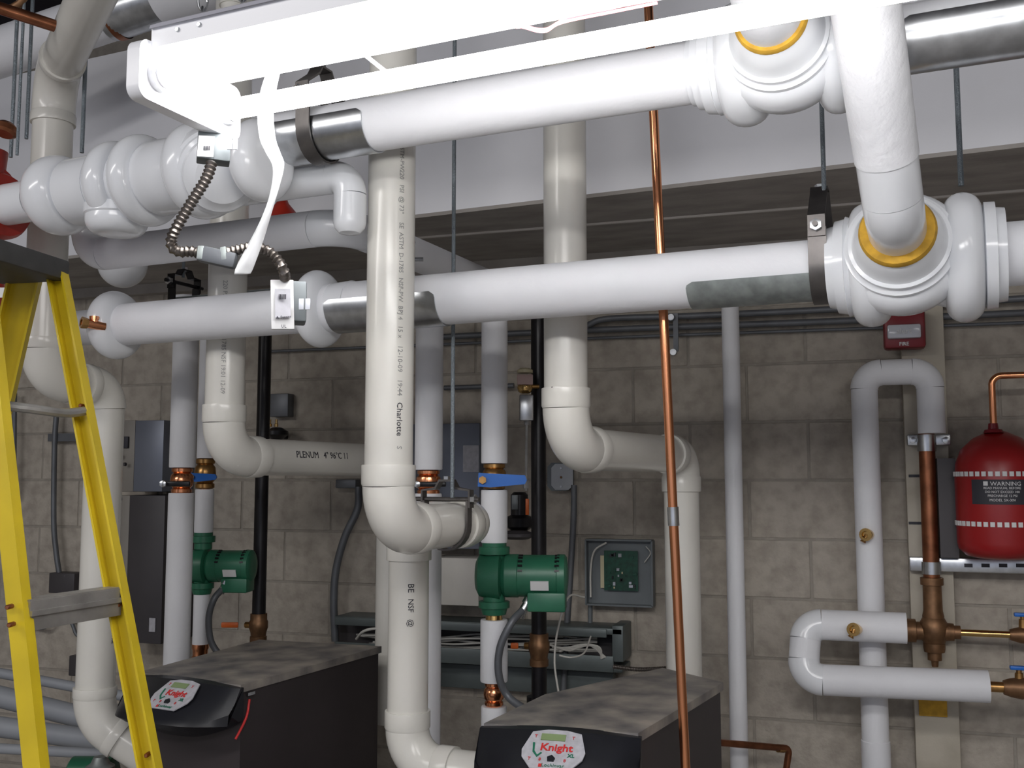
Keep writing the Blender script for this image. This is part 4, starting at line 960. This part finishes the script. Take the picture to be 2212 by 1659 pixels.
# plastic film strip
fsm = [P(590, 158, 1.60), P(578, 205, 1.60), P(573, 250, 1.585), P(578, 300, 1.58), P(590, 330, 1.58), P(602, 360, 1.575), P(594, 410, 1.58), P(578, 460, 1.59), P(556, 515, 1.60), P(532, 570, 1.60), P(524, 592, 1.60)]
pts = spline(fsm, 5); n = len(pts); vs = []; fs = []
for i, p in enumerate(pts):
    f_ = i / (n - 1); wv = .0115 + .002 * math.sin(f_ * 9) ; tw = math.sin(f_ * 7) * .6
    d = (R * math.cos(tw) + Fh * math.sin(tw) + Z * .15).normalized()
    for q in range(5): 
        s_ = -1 + q / 2; vs.append(p + d * wv * s_ + Fh * .003 * math.cos(s_ * 2 + f_ * 12))
for i in range(n - 1):
    for q in range(4): fs.append((i * 5 + q, i * 5 + q + 1, (i + 1) * 5 + q + 1, (i + 1) * 5 + q))
fo = part('plastic_strip', MB().add(vs, fs), 'film', None, 'crumpled clear-white plastic film strip dangling from the light', 'plastic strip', smooth=60)
sm = fo.modifiers.new('solid', 'SOLIDIFY'); sm.thickness = .0008
# driver boxes and armoured cable
db = thing('sensor_box', 'small grey box with white barcode label clipped under the light fixture end', 'electrical box', P(462, 320, 1.63))
mB = frame(P(462, 322, 1.66), (R * .93 + Fh * .3 - Z * .03), (Z - R * .10))
part('case', MB().box(mB, .052, .046, .032, .002), 'panel_grey', db)
part('label_sheet', MB().box(frame(P(445, 316, 1.632), (R * .97 - Z * .05), (Z - R * .18)), .026, .034, .001), 'label', db)
for i in range(6): part('barcode_bar', MB().box(frame(P(440 + i * 2.4, 320, 1.629), R, Z), .0009 + .0006 * (i % 2), .007, .0006), 'ink', db)
for dx in (496, 508): part('tab', MB().box(frame(P(dx, 312, 1.62), R, Z), .008, .017, .003, .001), 'lens', db)
ab = thing('sensor_box', 'white faced sensor box with barcode hanging on the armoured cable', 'electrical box', P(612, 657, 1.62))
fA = frame(P(610, 658, 1.62), (R * 1 + Fh * .25 + Z * .04), (Z + R * .0 - R * -.10 * -1))
part('case', MB().box(frame(P(630, 655, 1.655), R + Fh * .25, Z - R * .08), .046, .066, .045, .003), 'panel_grey', ab)
part('cover', MB().box(fA, .036, .080, .004, .0015), 'label', ab)
part('label_sheet', MB().box(frame(P(611, 655, 1.614), R + Fh * .25 + Z * .04, Z - R * .10), .024, .046, .001), 'paper', ab)
for i in range(6): part('barcode_bar', MB().box(frame(P(603 + i * 2.8, 641, 1.611), R, Z), .0011 + .0006 * (i % 2), .008, .0006), 'ink', ab)
part('lettering', MB().text('▲ Sensor', .006, frame(P(612, 685, 1.611), R + Fh * .25 + Z * .12, Z - R * .10)), 'ink', ab, smooth=0)
part('logo', MB().text('UL', .007, frame(P(613, 705, 1.611), R + Fh * .25, Z)), 'ink', ab, smooth=0)
for dx in (651, 665): part('tab', MB().box(frame(P(dx, 657, 1.61), R, Z), .008, .018, .003, .001), 'lens', ab)
ac1 = flex('armoured_cable', 'ribbed steel armoured cable curving down from the light fixture box', [P(458, 350, 1.64), P(446, 385, 1.63), P(415, 435, 1.62), P(385, 485, 1.61), P(371, 515, 1.61), P(373, 535, 1.61), P(390, 544, 1.61), P(412, 543, 1.61), P(436, 548, 1.61)], .0082, 'armour', .0014, .0075, 'cable', seg=14)
ac2 = flex('armoured_cable', 'ribbed steel armoured cable arching from the splice to the white faced box', [P(480, 549, 1.61), P(510, 541, 1.61), P(545, 534, 1.61), P(575, 540, 1.61), P(597, 558, 1.61), P(612, 583, 1.61), P(616, 606, 1.63)], .0078, 'armour', .0014, .0075, 'cable', seg=14)
sp = thing('cable_splice', 'dark grey splice connector between the two armoured cables', 'connector', P(470, 556, 1.60))
mS = frame(P(470, 556, 1.61), R * 1 - Z * .22, Z)
part('body', MB().box(mS, .062, .026, .02, .005), 'conduit', sp)
part('clamp', MB().box(frame(P(436, 548, 1.61), R - Z * .1, Z), .010, .022, .020, .002), 'galv_dull', sp)
part('clamp', MB().box(frame(P(486, 550, 1.61), R + Z * .1, Z), .010, .022, .020, .002), 'galv_dull', sp)

# ================================================================== LADDER
ld = thing('step_ladder', 'yellow fibreglass step ladder with grey top cap at the left edge', 'ladder', P(60, 1659, 1.9))
def rail_ch(top_, bot, wdir, ww_, th, m='yellow', nm='rail', flip=False):
    d = (bot - top_).normalized(); b = bot if False else top_ + d * ((.02 - top_.z) / d.z)
    wd = wdir - d * wdir.dot(d); wd.normalize(); nn = d.cross(wd).normalized()
    if nn.dot(CAM - top_) < 0: nn = -nn
    fl = .022
    if flip: nn = -nn
    sec = [(-ww_ / 2, fl), (-ww_ / 2 + .004, fl), (-ww_ / 2 + .004, .004), (ww_ / 2 - .004, .004), (ww_ / 2 - .004, fl), (ww_ / 2, fl), (ww_ / 2, 0), (-ww_ / 2, 0)]
    return part(nm, MB().prism([top_ + wd * a + nn * c for a, c in sec], b - top_), m, ld, smooth=0), d
LL = (R * .215 + Fh * .977).normalized(); WW = Vector((LL.y, -LL.x, 0))
rC, dC = rail_ch(P(130, 590, 1.95), P(332, 1659, 1.72), WW, .034, .02)
rB, dB = rail_ch(P(-48, 560, 1.72), P(68, 1659, 1.52), WW, .029, .02, flip=True)
rA, dA = rail_ch(P(66, 570, 1.98), P(-60, 1120, 2.05), WW + LL * .3, .058, .02)
rD, dD = rail_ch(P(-110, 540, 1.75), P(-300, 1120, 1.85), WW + LL * .3, .058, .02)
def on(T, d, py):
    m_ = (CY - py) / FPX; q = T - CAM; return T + d * ((m_ * q.dot(F) - q.dot(U)) / (d.dot(U) - m_ * d.dot(F)))
TC, TB = P(130, 590, 1.95), P(-48, 560, 1.72)
# top cap
ce = P(152, 586, 1.95); ce.z += .0
part('top_cap', MB().box(frame(ce - LL * .24 - WW * .075, LL, WW), .48, .15, .040, .006), 'cap_grey', ld)
def step(y0c, y1c, h, nm='step', deep=.034):
    a, b = on(TB, dB, y0c), on(TC, dC, y1c); a, b = a + (b - a) * .06, b - (b - a) * .07; ax_ = (b - a); z_ = Z; dd = ax_.normalized().cross(Z)
    mb = MB()
    mb.box(frame((a + b) / 2, ax_, dd), ax_.length, deep, .004, .0)
    for s_ in (-1, 1): mb.box(frame((a + b) / 2 - Z * h / 2 + dd.normalized() * s_ * deep / 2, ax_, dd), ax_.length, .004, h, 0)
    mb.box(frame((a + b) / 2 - Z * h * .42 + dd.normalized() * (deep / 2 + .003), ax_, dd), ax_.length, .006, .008, 0)
    return part(nm, mb, 'alu', ld, smooth=0)
step(1300, 1268, .046); step(2050, 1900, .048)
br0, br1 = P(8, 876, 1.74), P(182, 888, 1.86)
part('spreader', MB().sweep(spline([br0, P(60, 882, 1.76), P(140, 892, 1.82), br1]), .0085, 10), 'alu', ld)
for T, d, ys_ in ((TC, dC, (878, 1272, 1304, 1625)), (TB, dB, (1308, 1346))):
    for y_ in ys_: part('rivet', MB().lathe(on(T, d, y_) - Fh * .012, -Fh, [(-.004, .004), (.010, .004), (.012, .0025)], 8), 'copper_old', ld)
